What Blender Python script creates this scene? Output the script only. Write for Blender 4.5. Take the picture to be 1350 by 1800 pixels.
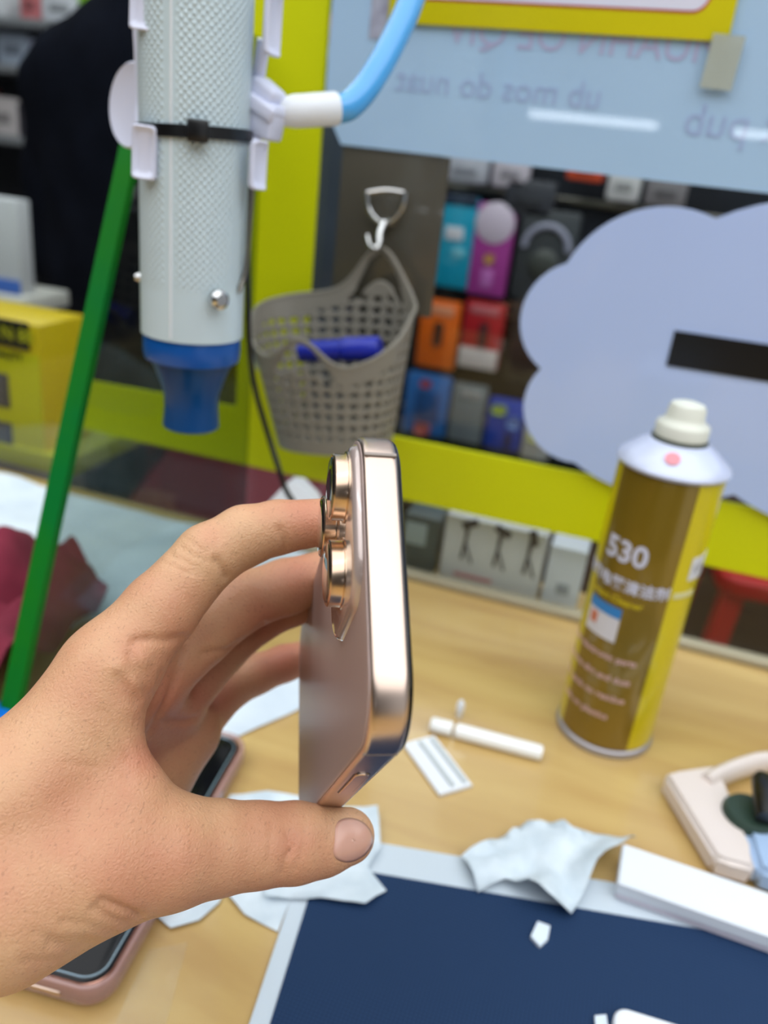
import bpy, bmesh, math, random
import numpy as np
from mathutils import Vector, Matrix, noise
from mathutils.geometry import delaunay_2d_cdt
random.seed(4)
for o in list(bpy.data.objects): bpy.data.objects.remove(o)
SC = bpy.context.scene
COL = SC.collection
PI = math.pi

# ---------------------------------------------------------------- camera
F, H = 1430.0, 0.30                      # focal length in pixels of the 1350x1800 frame, lens height over the counter
_n = np.array([-379, 3262, F]); _n = _n/np.linalg.norm(_n)          # straight down, seen from the camera
_l = np.array([-5444, -1287, F]); _r = -(_l-(_l@_n)*_n); _r = _r/np.linalg.norm(_r)   # along the glass wall
_f = np.cross(_r, _n)
M3 = np.array([_r, _f, -_n])             # camera (right, down, forward) -> world
def ray(x, y): return M3@np.array([(x-675)/F, (y-900)/F, 1.])
def at(x, y, Z): return Vector(ray(x, y)*Z+np.array([0, 0, H]))
def tb(x, y, z=0.):
    d = ray(x, y); return Vector(d*((z-H)/d[2])+np.array([0, 0, H]))
def wl(x, y, Y):
    d = ray(x, y); return Vector(d*(Y/d[1])+np.array([0, 0, H]))
cam = bpy.data.cameras.new('camera'); camo = bpy.data.objects.new('camera', cam); COL.objects.link(camo)
C3 = M3@np.diag([1, -1, -1])
mw = Matrix([[*C3[0], 0], [*C3[1], 0], [*C3[2], H], [0, 0, 0, 1]])
camo.matrix_world = mw
cam.sensor_fit = 'VERTICAL'; cam.sensor_height = 34.6; cam.lens = 34.6*F/1800
cam.clip_start = .01; cam.clip_end = 60
cam.dof.use_dof = True; cam.dof.focus_distance = .205; cam.dof.aperture_fstop = cam.lens/3.0
SC.camera = camo
# ---------------------------------------------------------------- world and exposure
w = bpy.data.worlds.new('world'); SC.world = w; w.use_nodes = True
w.node_tree.nodes['Background'].inputs[0].default_value = (.86, .93, 1, 1)
w.node_tree.nodes['Background'].inputs[1].default_value = .75
SC.view_settings.view_transform = 'Standard'; SC.view_settings.look = 'None'
SC.view_settings.exposure = -.14; SC.view_settings.gamma = 1
LAMP_POWER = 13.0

# ---------------------------------------------------------------- materials
def lin(c):
    c = [x/255. for x in c]
    return tuple(x/12.92 if x <= .04045 else ((x+.055)/1.055)**2.4 for x in c)+(1,)
MATS = {}
def mat(name, rgb, rough=.5, metal=0, coat=0, spec=.5, emit=0, trans=0, coat_r=.05, alpha=1, sss=0, noise_amt=0, noise_scale=20, rgb2=None, bump=0, bump_scale=400):
    m = bpy.data.materials.new(name); m.use_nodes = True
    nt = m.node_tree; b = nt.nodes['Principled BSDF']
    b.inputs['Base Color'].default_value = lin(rgb)
    b.inputs['Roughness'].default_value = rough; b.inputs['Metallic'].default_value = metal
    b.inputs['Coat Weight'].default_value = coat; b.inputs['Coat Roughness'].default_value = coat_r
    b.inputs['Specular IOR Level'].default_value = spec
    b.inputs['Transmission Weight'].default_value = trans; b.inputs['Alpha'].default_value = alpha
    if sss:
        b.inputs['Subsurface Weight'].default_value = sss
        b.inputs['Subsurface Radius'].default_value = (.006, .002, .001); b.inputs['Subsurface Scale'].default_value = .6
    if emit:
        b.inputs['Emission Color'].default_value = lin(rgb); b.inputs['Emission Strength'].default_value = emit
    if rgb2 or bump:
        tc = nt.nodes.new('ShaderNodeTexCoord')
    if rgb2:
        n = nt.nodes.new('ShaderNodeTexNoise'); n.inputs['Scale'].default_value = noise_scale; n.inputs['Detail'].default_value = 5
        nt.links.new(tc.outputs['Object'], n.inputs['Vector'])
        r = nt.nodes.new('ShaderNodeValToRGB'); r.color_ramp.elements[0].position = .35; r.color_ramp.elements[1].position = .65
        r.color_ramp.elements[0].color = lin(rgb); r.color_ramp.elements[1].color = lin(rgb2)
        nt.links.new(n.outputs['Fac'], r.inputs['Fac']); nt.links.new(r.outputs['Color'], b.inputs['Base Color'])
    if bump:
        n = nt.nodes.new('ShaderNodeTexNoise'); n.inputs['Scale'].default_value = bump_scale; n.inputs['Detail'].default_value = 3
        nt.links.new(tc.outputs['Object'], n.inputs['Vector'])
        bp = nt.nodes.new('ShaderNodeBump'); bp.inputs['Strength'].default_value = bump; bp.inputs['Distance'].default_value = .001
        nt.links.new(n.outputs['Fac'], bp.inputs['Height']); nt.links.new(bp.outputs['Normal'], b.inputs['Normal'])
    MATS[name] = m
    return m
def glass_mat(name, rgb, refl=.06, rough=0.0, tint=1.0):
    m = bpy.data.materials.new(name); m.use_nodes = True; nt = m.node_tree
    for n in list(nt.nodes): nt.nodes.remove(n)
    out = nt.nodes.new('ShaderNodeOutputMaterial'); t = nt.nodes.new('ShaderNodeBsdfTransparent'); g = nt.nodes.new('ShaderNodeBsdfGlossy')
    t.inputs[0].default_value = lin(rgb); g.inputs['Roughness'].default_value = rough
    lw = nt.nodes.new('ShaderNodeLayerWeight'); lw.inputs['Blend'].default_value = .5
    p5 = nt.nodes.new('ShaderNodeMath'); p5.operation = 'POWER'; p5.inputs[1].default_value = 5
    fr = nt.nodes.new('ShaderNodeMath'); fr.operation = 'MULTIPLY_ADD'; fr.inputs[1].default_value = .93; fr.inputs[2].default_value = refl*.5
    nt.links.new(lw.outputs['Facing'], p5.inputs[0]); nt.links.new(p5.outputs[0], fr.inputs[0])
    mx = nt.nodes.new('ShaderNodeMixShader')
    nt.links.new(fr.outputs[0], mx.inputs[0]); nt.links.new(t.outputs[0], mx.inputs[1]); nt.links.new(g.outputs[0], mx.inputs[2])
    nt.links.new(mx.outputs[0], out.inputs[0]); return m
def film_mat(name, rgb, alpha, rough=.1):
    return mat(name, rgb, rough, alpha=alpha)
K = {}
K['white'] = mat('white_plastic', (232, 236, 242), .35)
K['paper'] = mat('white_paper', (208, 220, 232), .8, rgb2=(222, 233, 243), noise_scale=30)
K['tissue'] = mat('white_tissue', (198, 212, 222), .9, rgb2=(220, 231, 239), noise_scale=60, bump=.4, bump_scale=150)
K['yellow'] = mat('yellow_green_vinyl', (210, 216, 4), .4, spec=.3)
K['black'] = mat('black_plastic', (14, 14, 17), .3)
K['dark'] = mat('dark_panel', (34, 38, 46), .6, spec=.15, rgb2=(24, 26, 32), noise_scale=9)
K['jacket'] = mat('black_jacket_cloth', (10, 12, 21), .9, spec=.06, rgb2=(15, 18, 29), noise_scale=14)
K['jeans'] = mat('grey_denim', (70, 84, 96), .9, rgb2=(52, 62, 74), noise_scale=20)
K['rose'] = mat('rose_gold_metal', (206, 184, 170), .30, metal=1)
K['rose_ring'] = mat('gold_lens_ring', (214, 186, 162), .24, metal=1)
K['back'] = mat('matte_pink_back_glass', (164, 144, 140), .42, metal=.15, coat=.3, coat_r=.3)
K['plateau'] = mat('polished_pink_glass', (186, 168, 162), .2, metal=.3, coat=1, coat_r=.03)
K['lens'] = mat('black_lens_glass', (10, 11, 16), .03, coat=1, coat_r=.0, spec=.9)
K['screen'] = mat('black_screen_glass', (7, 9, 15), .14, spec=.25)
K['antenna'] = mat('grey_antenna_plastic', (150, 138, 130), .4)
K['chrome'] = mat('chrome', (205, 205, 205), .15, metal=1)
K['steel'] = mat('dull_steel', (140, 136, 128), .35, metal=1)
K['basket'] = mat('grey_taupe_plastic', (136, 131, 121), .42, spec=.4)
K['bluepen'] = mat('blue_marker_plastic', (22, 40, 168), .3)
K['bluenozzle'] = mat('blue_plastic', (2, 80, 160), .3, coat=.1)
K['sky'] = mat('sky_blue_plastic', (74, 168, 238), .25, coat=.6)
K['lav'] = mat('lavender_white_plastic', (216, 220, 242), .32)
K['cloud'] = mat('pale_blue_acrylic', (182, 202, 246), .18, coat=.4, rgb2=(188, 206, 248), noise_scale=4)
K['sheet'] = mat('pale_blue_sheet', (172, 204, 236), .25, coat=1, coat_r=.012, rgb2=(180, 210, 240), noise_scale=5)
K['lilac'] = mat('faded_lilac_print', (164, 184, 224), .3, coat=1, coat_r=.03)
K['rosep'] = mat('faded_pink_print', (178, 176, 212), .3)
K['signyellow'] = mat('yellow_sign_print', (224, 214, 0), .4)
K['redline'] = mat('red_print', (206, 60, 60), .5)
K['signwhite'] = mat('white_sign_paper', (226, 226, 244), .4)
K['tape'] = mat('beige_tape', (190, 196, 184), .4, alpha=.7)
K['plate'] = mat('smoky_brown_film', (84, 80, 70), .25, alpha=.93, coat=.4)
K['mat'] = None
K['red'] = mat('red_plastic', (176, 4, 14), .45)
K['maroon'] = mat('maroon_cloth', (104, 22, 44), .95, rgb2=(126, 34, 56), noise_scale=25)
K['maroon2'] = mat('dull_maroon_plastic', (100, 14, 30), .6)
K['cream'] = mat('cream_plastic', (228, 216, 210), .35, coat=.2)
K['green'] = mat('dark_green_plastic', (44, 64, 54), .45)
K['bluegrey'] = mat('pale_blue_label', (164, 190, 224), .4)
K['brown'] = mat('brown_wall', (86, 62, 54), .7, rgb2=(70, 48, 42), noise_scale=5)

def skin_mat():
    m = mat('skin', (214, 168, 134), .46, sss=.12, spec=.35)
    nt = m.node_tree; b = nt.nodes['Principled BSDF']
    tc = nt.nodes.new('ShaderNodeTexCoord')
    n = nt.nodes.new('ShaderNodeTexNoise'); n.inputs['Scale'].default_value = 38; n.inputs['Detail'].default_value = 6
    r = nt.nodes.new('ShaderNodeValToRGB'); r.color_ramp.elements[0].position = .36; r.color_ramp.elements[1].position = .66
    r.color_ramp.elements[0].color = lin((208, 164, 126)); r.color_ramp.elements[1].color = lin((198, 142, 110))
    nt.links.new(tc.outputs['Object'], n.inputs['Vector']); nt.links.new(n.outputs['Fac'], r.inputs['Fac'])
    # flushed fingertips and palm, from a painted vertex attribute (the skin's own colour)
    a = nt.nodes.new('ShaderNodeAttribute'); a.attribute_name = 'flush'
    mx = nt.nodes.new('ShaderNodeMix'); mx.data_type = 'RGBA'
    nt.links.new(a.outputs['Fac'], mx.inputs[0]); nt.links.new(r.outputs['Color'], mx.inputs[6]); mx.inputs[7].default_value = lin((188, 108, 90))
    # fine pores
    v = nt.nodes.new('ShaderNodeTexVoronoi'); v.inputs['Scale'].default_value = 900; v.feature = 'DISTANCE_TO_EDGE'
    nt.links.new(tc.outputs['Object'], v.inputs['Vector'])
    n2 = nt.nodes.new('ShaderNodeTexNoise'); n2.inputs['Scale'].default_value = 420; n2.inputs['Detail'].default_value = 4; n2.inputs['Distortion'].default_value = 1.2
    nt.links.new(tc.outputs['Object'], n2.inputs['Vector'])
    ad = nt.nodes.new('ShaderNodeMath'); ad.operation = 'ADD'
    mu = nt.nodes.new('ShaderNodeMath'); mu.operation = 'MULTIPLY'; mu.inputs[1].default_value = .8
    nt.links.new(v.outputs['Distance'], mu.inputs[0]); nt.links.new(mu.outputs[0], ad.inputs[0]); nt.links.new(n2.outputs['Fac'], ad.inputs[1])
    bp = nt.nodes.new('ShaderNodeBump'); bp.inputs['Strength'].default_value = .35; bp.inputs['Distance'].default_value = .0006
    nt.links.new(ad.outputs[0], bp.inputs['Height']); nt.links.new(bp.outputs['Normal'], b.inputs['Normal'])
    # tiny freckles / hair roots
    n3 = nt.nodes.new('ShaderNodeTexNoise'); n3.inputs['Scale'].default_value = 1500; n3.inputs['Detail'].default_value = 1
    mp = nt.nodes.new('ShaderNodeMapping'); mp.inputs['Scale'].default_value = (1, .35, 1); mp.inputs['Rotation'].default_value = (.3, .2, .8)
    nt.links.new(tc.outputs['Object'], mp.inputs[0]); nt.links.new(mp.outputs[0], n3.inputs['Vector'])
    r3 = nt.nodes.new('ShaderNodeValToRGB'); r3.color_ramp.elements[0].position = .25; r3.color_ramp.elements[1].position = .38
    r3.color_ramp.elements[0].color = (.45, .42, .4, 1); r3.color_ramp.elements[1].color = (1, 1, 1, 1)
    nt.links.new(n3.outputs['Fac'], r3.inputs['Fac'])
    m2 = nt.nodes.new('ShaderNodeMix'); m2.data_type = 'RGBA'; m2.blend_type = 'MULTIPLY'; m2.inputs[0].default_value = .35
    nt.links.new(mx.outputs[2], m2.inputs[6]); nt.links.new(r3.outputs['Color'], m2.inputs[7])
    nt.links.new(m2.outputs[2], b.inputs['Base Color'])
    return m
K['skin'] = skin_mat()
K['nail'] = mat('fingernail', (206, 156, 138), .3, coat=.3, coat_r=.2, sss=.1)

def wood_mat():
    m = mat('pale_wood_laminate', (206, 172, 112), .35, coat=.5, coat_r=.08)
    nt = m.node_tree; b = nt.nodes['Principled BSDF']; tc = nt.nodes.new('ShaderNodeTexCoord')
    mp = nt.nodes.new('ShaderNodeMapping'); mp.inputs['Scale'].default_value = (3, 16, 3); mp.inputs['Rotation'].default_value = (0, 0, .12)
    nt.links.new(tc.outputs['Object'], mp.inputs[0])
    n = nt.nodes.new('ShaderNodeTexNoise'); n.inputs['Scale'].default_value = 2.2; n.inputs['Detail'].default_value = 7; n.inputs['Distortion'].default_value = .6
    nt.links.new(mp.outputs[0], n.inputs['Vector'])
    r = nt.nodes.new('ShaderNodeValToRGB'); e = r.color_ramp.elements
    e[0].position = .3; e[0].color = lin((184, 148, 92)); e[1].position = .7; e[1].color = lin((206, 176, 114))
    e2 = r.color_ramp.elements.new(.5); e2.color = lin((196, 163, 103))
    nt.links.new(n.outputs['Fac'], r.inputs['Fac']); nt.links.new(r.outputs['Color'], b.inputs['Base Color'])
    return m
K['wood'] = wood_mat()
def mat_mat():
    m = mat('navy_rubber', (22, 42, 76), .6, spec=.15)
    nt = m.node_tree; b = nt.nodes['Principled BSDF']; tc = nt.nodes.new('ShaderNodeTexCoord')
    v = nt.nodes.new('ShaderNodeTexVoronoi'); v.inputs['Scale'].default_value = 620; v.inputs['Randomness'].default_value = 0
    nt.links.new(tc.outputs['Object'], v.inputs['Vector'])
    r = nt.nodes.new('ShaderNodeValToRGB'); e = r.color_ramp.elements
    e[0].position = .2; e[0].color = lin((15, 33, 62)); e[1].position = .55; e[1].color = lin((34, 58, 92))
    nt.links.new(v.outputs['Distance'], r.inputs['Fac']); nt.links.new(r.outputs['Color'], b.inputs['Base Color'])
    bp = nt.nodes.new('ShaderNodeBump'); bp.inputs['Strength'].default_value = .4; bp.inputs['Distance'].default_value = .0005
    nt.links.new(v.outputs['Distance'], bp.inputs['Height']); nt.links.new(bp.outputs['Normal'], b.inputs['Normal'])
    return m
K['mat'] = mat_mat()
def emboss_mat():
    # off-white plastic with a hexagonal field of small embossed dots around the tube
    m = mat('embossed_white_plastic', (198, 216, 224), .32, coat=.3, coat_r=.15)
    nt = m.node_tree; b = nt.nodes['Principled BSDF']; tc = nt.nodes.new('ShaderNodeTexCoord')
    mp = nt.nodes.new('ShaderNodeMapping'); mp.inputs['Scale'].default_value = (1, 1, 1)
    v = nt.nodes.new('ShaderNodeTexVoronoi'); v.voronoi_dimensions = '2D'; v.inputs['Scale'].default_value = 430; v.inputs['Randomness'].default_value = 0
    rot = nt.nodes.new('ShaderNodeMapping'); rot.inputs['Rotation'].default_value = (0, 0, PI/4)
    nt.links.new(tc.outputs['UV'], rot.inputs[0]); nt.links.new(rot.outputs[0], v.inputs['Vector'])
    r = nt.nodes.new('ShaderNodeValToRGB'); r.color_ramp.elements[0].position = .15; r.color_ramp.elements[1].position = .5
    r.color_ramp.elements[0].color = (1, 1, 1, 1); r.color_ramp.elements[1].color = (0, 0, 0, 1)
    nt.links.new(v.outputs['Distance'], r.inputs['Fac'])
    a = nt.nodes.new('ShaderNodeAttribute'); a.attribute_name = 'dots'
    mu = nt.nodes.new('ShaderNodeMath'); mu.operation = 'MULTIPLY'
    nt.links.new(r.outputs['Color'], mu.inputs[0]); nt.links.new(a.outputs['Fac'], mu.inputs[1])
    bp = nt.nodes.new('ShaderNodeBump'); bp.inputs['Strength'].default_value = .8; bp.inputs['Distance'].default_value = .0006
    nt.links.new(mu.outputs[0], bp.inputs['Height']); nt.links.new(bp.outputs['Normal'], b.inputs['Normal'])
    return m
K['emboss'] = emboss_mat()

# ---------------------------------------------------------------- builders
def obj(name, geo, m, parent=None, smooth=True, angle=40, M=None):
    """geo: list of (verts, faces) or a bmesh -> ONE mesh object"""
    me = bpy.data.meshes.new(name)
    if isinstance(geo, tuple): geo = [geo]
    if isinstance(geo, list):
        V, Fc = [], []
        for v, f in geo:
            k = len(V); V += [Vector(p) for p in v]; Fc += [tuple(i+k for i in q) for q in f]
        me.from_pydata(V, [], Fc)
    else:
        geo.to_mesh(me); geo.free()
    if M is not None: me.transform(M)
    for mm in (m if isinstance(m, list) else [m]): me.materials.append(mm)
    bm = bmesh.new(); bm.from_mesh(me); bmesh.ops.recalc_face_normals(bm, faces=bm.faces); bm.to_mesh(me); bm.free()
    if smooth:
        me.shade_smooth()
        me.set_sharp_from_angle(angle=math.radians(angle))
    o = bpy.data.objects.new(name, me); COL.objects.link(o)
    if parent: o.parent = parent
    return o
def tag(o, label, cat, group=None):
    o['label'] = label; o['category'] = cat
    if group: o['group'] = group
    return o
def thing(name, label, cat, M=None, group=None):
    o = bpy.data.objects.new(name, None); COL.objects.link(o); o.empty_display_size = .01
    if M is not None: o.matrix_world = M if isinstance(M, Matrix) else Matrix.Translation(Vector(M))
    return tag(o, label, cat, group)
def struct(o): o['kind'] = 'structure'; return o
def bevbox(c, s, bev=.0, seg=2, rz=0, R=None):
    bm = bmesh.new(); bmesh.ops.create_cube(bm, size=1)
    bmesh.ops.scale(bm, vec=s, verts=bm.verts)
    if bev: bmesh.ops.bevel(bm, geom=bm.edges[:], offset=bev, segments=seg, affect='EDGES', profile=.5)
    mt = R if R is not None else Matrix.Rotation(rz, 4, 'Z')
    bmesh.ops.transform(bm, matrix=Matrix.Translation(Vector(c))@mt, verts=bm.verts)
    bm.verts.index_update()
    g = ([v.co.copy() for v in bm.verts], [tuple(v.index for v in f.verts) for f in bm.faces]); bm.free(); return g
def lathe(prof, n=48, c=(0, 0, 0), cap=True, axis=None):
    V, Fc = [], []
    for r, z in prof:
        for k in range(n):
            a = 2*PI*k/n; V.append(Vector((r*math.cos(a), r*math.sin(a), z)))
    m = len(prof)
    for i in range(m-1):
        for k in range(n):
            k2 = (k+1) % n; Fc.append((i*n+k, i*n+k2, (i+1)*n+k2, (i+1)*n+k))
    if cap:
        Fc.append(tuple(range(n-1, -1, -1))); Fc.append(tuple((m-1)*n+k for k in range(n)))
    if axis is not None:
        q = Vector((0, 0, 1)).rotation_difference(Vector(axis).normalized()).to_matrix()
        V = [q@v for v in V]
    return ([v+Vector(c) for v in V], Fc)
def smooth_path(P, sub=8):
    P = [Vector(p) for p in P]; out = []
    Q = [P[0]*2-P[1]]+P+[P[-1]*2-P[-2]]
    for i in range(1, len(Q)-2):
        a, b, c, d = Q[i-1], Q[i], Q[i+1], Q[i+2]
        for k in range(sub):
            t = k/sub
            out.append(.5*((2*b)+(c-a)*t+(2*a-5*b+4*c-d)*t*t+(-a+3*b-3*c+d)*t**3))
    out.append(P[-1]); return out
def tube(P, r, n=12, cap=True):
    P = [Vector(p) for p in P]; V, Fc = [], []
    rs = r if isinstance(r, (list, tuple)) else [r]*len(P)
    t0 = (P[1]-P[0]).normalized(); u = t0.orthogonal().normalized()
    for i, p in enumerate(P):
        t = (P[min(i+1, len(P)-1)]-P[max(i-1, 0)]).normalized()
        u = (u-t*u.dot(t)).normalized(); v = t.cross(u)
        for k in range(n):
            a = 2*PI*k/n; V.append(p+(u*math.cos(a)+v*math.sin(a))*rs[i])
    for i in range(len(P)-1):
        for k in range(n):
            k2 = (k+1) % n; Fc.append((i*n+k, i*n+k2, (i+1)*n+k2, (i+1)*n+k))
    if cap: Fc.append(tuple(range(n-1, -1, -1))); Fc.append(tuple((len(P)-1)*n+k for k in range(n)))
    return V, Fc
def prism(poly, a, b):
    """poly: list of 3D points (a planar outline); extruded from offset vector a to offset vector b"""
    n = len(poly); V = [Vector(p)+Vector(a) for p in poly]+[Vector(p)+Vector(b) for p in poly]
    Fc = [tuple(range(n)), tuple(range(2*n-1, n-1, -1))]+[(i, (i+1) % n, n+(i+1) % n, n+i) for i in range(n)]
    return V, Fc
def rrect(x0, y0, x1, y1, r, n=8):
    out = []
    for cx, cy, a0 in ((x1-r, y1-r, 0), (x0+r, y1-r, PI/2), (x0+r, y0+r, PI), (x1-r, y0+r, 1.5*PI)):
        for k in range(n+1):
            a = a0+PI/2*k/n; out.append((cx+r*math.cos(a), cy+r*math.sin(a)))
    return out
def rr_loft(x0, y0, x1, y1, r, layers, n=12, cap0=True, cap1=True):
    """rounded rectangle with (inset, z) layers"""
    V, Fc = [], []; N = 4*(n+1)
    for ins, z in layers:
        V += [Vector((x, y, z)) for x, y in rrect(x0+ins, y0+ins, x1-ins, y1-ins, max(r-ins, 1e-4), n)]
    for i in range(len(layers)-1):
        for k in range(N):
            k2 = (k+1) % N; Fc.append((i*N+k, i*N+k2, (i+1)*N+k2, (i+1)*N+k))
    if cap0: Fc.append(tuple(range(N-1, -1, -1)))
    if cap1: Fc.append(tuple((len(layers)-1)*N+k for k in range(N)))
    return V, Fc
def text_geo(s, size, M, depth=0.0002, align='CENTER', warp=None, bold=0.0):
    cu = bpy.data.curves.new('t', 'FONT'); cu.body = s; cu.size = size; cu.align_x = align; cu.align_y = 'CENTER'
    cu.extrude = depth; cu.resolution_u = 3; cu.offset = bold
    o = bpy.data.objects.new('t', cu); COL.objects.link(o)
    bpy.context.view_layer.update()
    dg = bpy.context.evaluated_depsgraph_get()
    me = bpy.data.meshes.new_from_object(o.evaluated_get(dg))
    V = [v.co.copy() for v in me.vertices]; Fc = [tuple(p.vertices) for p in me.polygons]
    bpy.data.objects.remove(o); bpy.data.curves.remove(cu); bpy.data.meshes.remove(me)
    V = [warp(v) if warp else M@v for v in V]
    return V, Fc
def sheet_geo(poly, z0, amp, seed, scale=30, step=.006, thick=.0004, lift=None):
    """a crumpled sheet: outline in table coordinates, height from noise"""
    P = [Vector((p[0], p[1])) for p in poly]
    # densify boundary
    B = []
    for i, p in enumerate(P):
        q = P[(i+1) % len(P)]; k = max(1, int((q-p).length/step))
        for j in range(k): B.append(p.lerp(q, j/k))
    def inside(p):
        c = False; n = len(B)
        for i in range(n):
            a, b = B[i], B[(i+1) % n]
            if (a.y > p.y) != (b.y > p.y) and p.x < (b.x-a.x)*(p.y-a.y)/(b.y-a.y)+a.x: c = not c
        return c
    xs = [p.x for p in B]; ys = [p.y for p in B]; I = []
    x = min(xs)
    while x < max(xs):
        y = min(ys)
        while y < max(ys):
            p = Vector((x+step*.2*random.random(), y+step*.2*random.random()))
            if inside(p) and min((p-b).length for b in B) > step*.45: I.append(p)
            y += step
        x += step
    pts = B+I
    r = delaunay_2d_cdt(pts, [], [list(range(len(B)))], 1, 1e-6)
    V = []
    for p in r[0]:
        q = Vector((p.x*scale, p.y*scale, seed))
        h = abs(noise.noise(q))*1.6+.5*abs(noise.noise(q*2.3+Vector((5, 2, 1))))+.12
        z = z0+amp*h+(lift(p) if lift else 0)
        V.append(Vector((p.x, p.y, z)))
    n = len(V); Fc = [tuple(f) for f in r[2]]
    V2 = V+[v+Vector((0, 0, -thick)) for v in V]
    Fc2 = Fc+[tuple(reversed([i+n for i in f])) for f in Fc]
    # rim
    ec = {}
    for f in Fc:
        for i in range(len(f)):
            e = (f[i], f[(i+1) % len(f)]); k = tuple(sorted(e)); ec.setdefault(k, []).append(e)
    for k, e in ec.items():
        if len(e) == 1: a, b = e[0]; Fc2.append((b, a, a+n, b+n))
    return V2, Fc2

# ================================================================ SETTING
GY = .549                                    # the glass wall's front face
struct(obj('floor', bevbox((0, -.4, -.775), (7, 8.2, .05)), mat('grey_floor_tiles', (120, 112, 106), .4, rgb2=(96, 88, 84), noise_scale=3)))
struct(obj('ceiling', bevbox((0, -.4, 1.94), (7, 8.2, .05)), mat('white_ceiling', (225, 228, 230), .8)))
struct(obj('wall_back', bevbox((0, 3.3, .6), (7, .05, 2.75)), mat('shop_wall', (96, 98, 106), .8, rgb2=(70, 72, 82), noise_scale=3)))
struct(obj('wall_left', bevbox((-3.5, -.55, .6), (.05, 7.7, 2.75)), mat('left_shop_wall', (52, 54, 62), .8, rgb2=(74, 72, 76), noise_scale=2)))
struct(obj('wall_right', bevbox((3.5, .8, .6), (.05, 5, 2.75)), mat('right_shop_wall', (190, 192, 196), .8)))
struct(obj('wall_front', bevbox((0, -4.4, .6), (7, .05, 2.75)), mat('front_shop_wall', (60, 62, 68), .8, rgb2=(84, 80, 78), noise_scale=2.5)))
# the glass pane of the front wall, standing on the counter
pane = glass_mat('clear_pane', (247, 250, 249))
struct(obj('window_1', bevbox((.05, GY+.006, .40), (1.96, .006, .796)), pane, smooth=False))
o = obj('trim_1', bevbox((.305, GY+.004, .0030), (1.10, .012, .006), .002), mat('clear_silicone_bead', (196, 186, 160), .25, alpha=.7)); struct(o)

# ================================================================ COUNTER
ct = thing('counter', 'pale wood laminate counter top under the phone, papers and spray can', 'counter', (0, 0, 0))
obj('counter_top', prism([(-.75, -.5, 0), (.95, -.5, 0), (.95, .562, 0), (.06, .562, 0), (.03, .598, 0), (-.17, .598, 0), (-.19, .562, 0), (-.75, .562, 0)], (0, 0, -.022), (0, 0, 0)), K['wood'], ct, angle=30)
obj('cabinet', bevbox((.1, .02, -.386), (1.62, 1.0, .722)), mat('counter_cabinet', (190, 184, 170), .6), ct)

# ---- yellow vinyl frame on the glass: post and bottom band
zb = (.069, .118)
y0, y1 = GY-.0004, GY+.0022
ppoly = [(-.428, zb[0]-.006), (1.02, zb[0]+.006), (1.02, zb[1]+.004), (-.2285, zb[1]-.006), (-.2285, .80), (-.2835, .80), (-.2835, zb[1]-.008), (-.428, zb[1]-.012)]
tag(obj('yellow_vinyl_frame', prism([(x, 0, z) for x, z in ppoly], (0, GY, 0), (0, GY+.003, 0)), K['yellow'], smooth=False), 'yellow-green vinyl post and bottom band framing the clear glass', 'vinyl frame')

# ---- side glass pane with green polished edge
sp = thing('side_glass_panel', 'side glass panel with slanted green cut edge behind the white tube', 'glass panel', (-.272, .28, 0))
def sl(x, y, X=-.272):
    d = ray(x, y); t = X/d[0]; return Vector(d*t+np.array([0, 0, H]))
top = sl(235, 262); bot = Vector((-.272, .281, .0006))
dirv = (top-bot)/(top.z-bot.z); top2 = bot+dirv*.36
sidepoly = [bot, Vector((-.272, GY-.006, .0006)), Vector((-.272, GY-.006, .36)), top2]
L0 = Matrix.Translation(Vector((.272, -.28, 0)))
obj('pane', prism(sidepoly, (-.0035, 0, 0), (.0035, 0, 0)), glass_mat('green_tinted_pane', (208, 217, 216)), sp, smooth=False, M=L0)
ed = mat('green_glass_edge', (4, 108, 44), .5, spec=.1, rgb2=(28, 116, 8), noise_scale=12)
e_ = Vector((0, -.0055, 0))
obj('polished_edge', prism([bot, bot+e_, top2+e_, top2], (-.0052, 0, 0), (.0052, 0, 0)), ed, sp, smooth=False, M=L0)

# ================================================================ THINGS ON THE GLASS
# pale blue sheet
shp = [(-.2225, .80), (-.2255, .325), (-.2120, .3035), (.50, .3035), (.50, .80)]
sh = thing('pale_blue_sheet', 'pale blue glossy sheet with faint mirrored print behind the yellow sign', 'sheet', (0, GY-.003, .3))
obj('panel', prism([(x, 0, z-.3) for x, z in shp], (0, -.0008, 0), (0, .0008, 0)), K['sheet'], sh, smooth=False)
Mm = Matrix.Translation(Vector((0, -.0011, 0)))@Matrix.Rotation(PI/2, 4, 'X')@Matrix.Scale(-1, 4, Vector((1, 0, 0)))
def sheet_text(s, x, z, size, m, name='mirrored_print'):
    g = text_geo(s, size, Matrix.Translation(Vector((x, -.0011, z-.3)))@Matrix.Rotation(PI/2, 4, 'X')@Matrix.Scale(-1, 4, Vector((1, 0, 0))), depth=.00005)
    return obj(name, g, m, sh, smooth=False)
sheet_text('vi ruoj doirbx pub', .085, .3365, .024, K['lilac'])
sheet_text('ub mos do nuat', -.115, .344, .020, K['lilac'])
sheet_text('MUAHN OE QIV', -.070, .3725, .022, K['rosep'])
# faded note left of the sign
obj('faded_patch', bevbox((-.186, -.0012, .083), (.026, .0004, .036)), mat('faded_note', (176, 180, 200), .5, rgb2=(150, 150, 172), noise_scale=160), sh)

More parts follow.
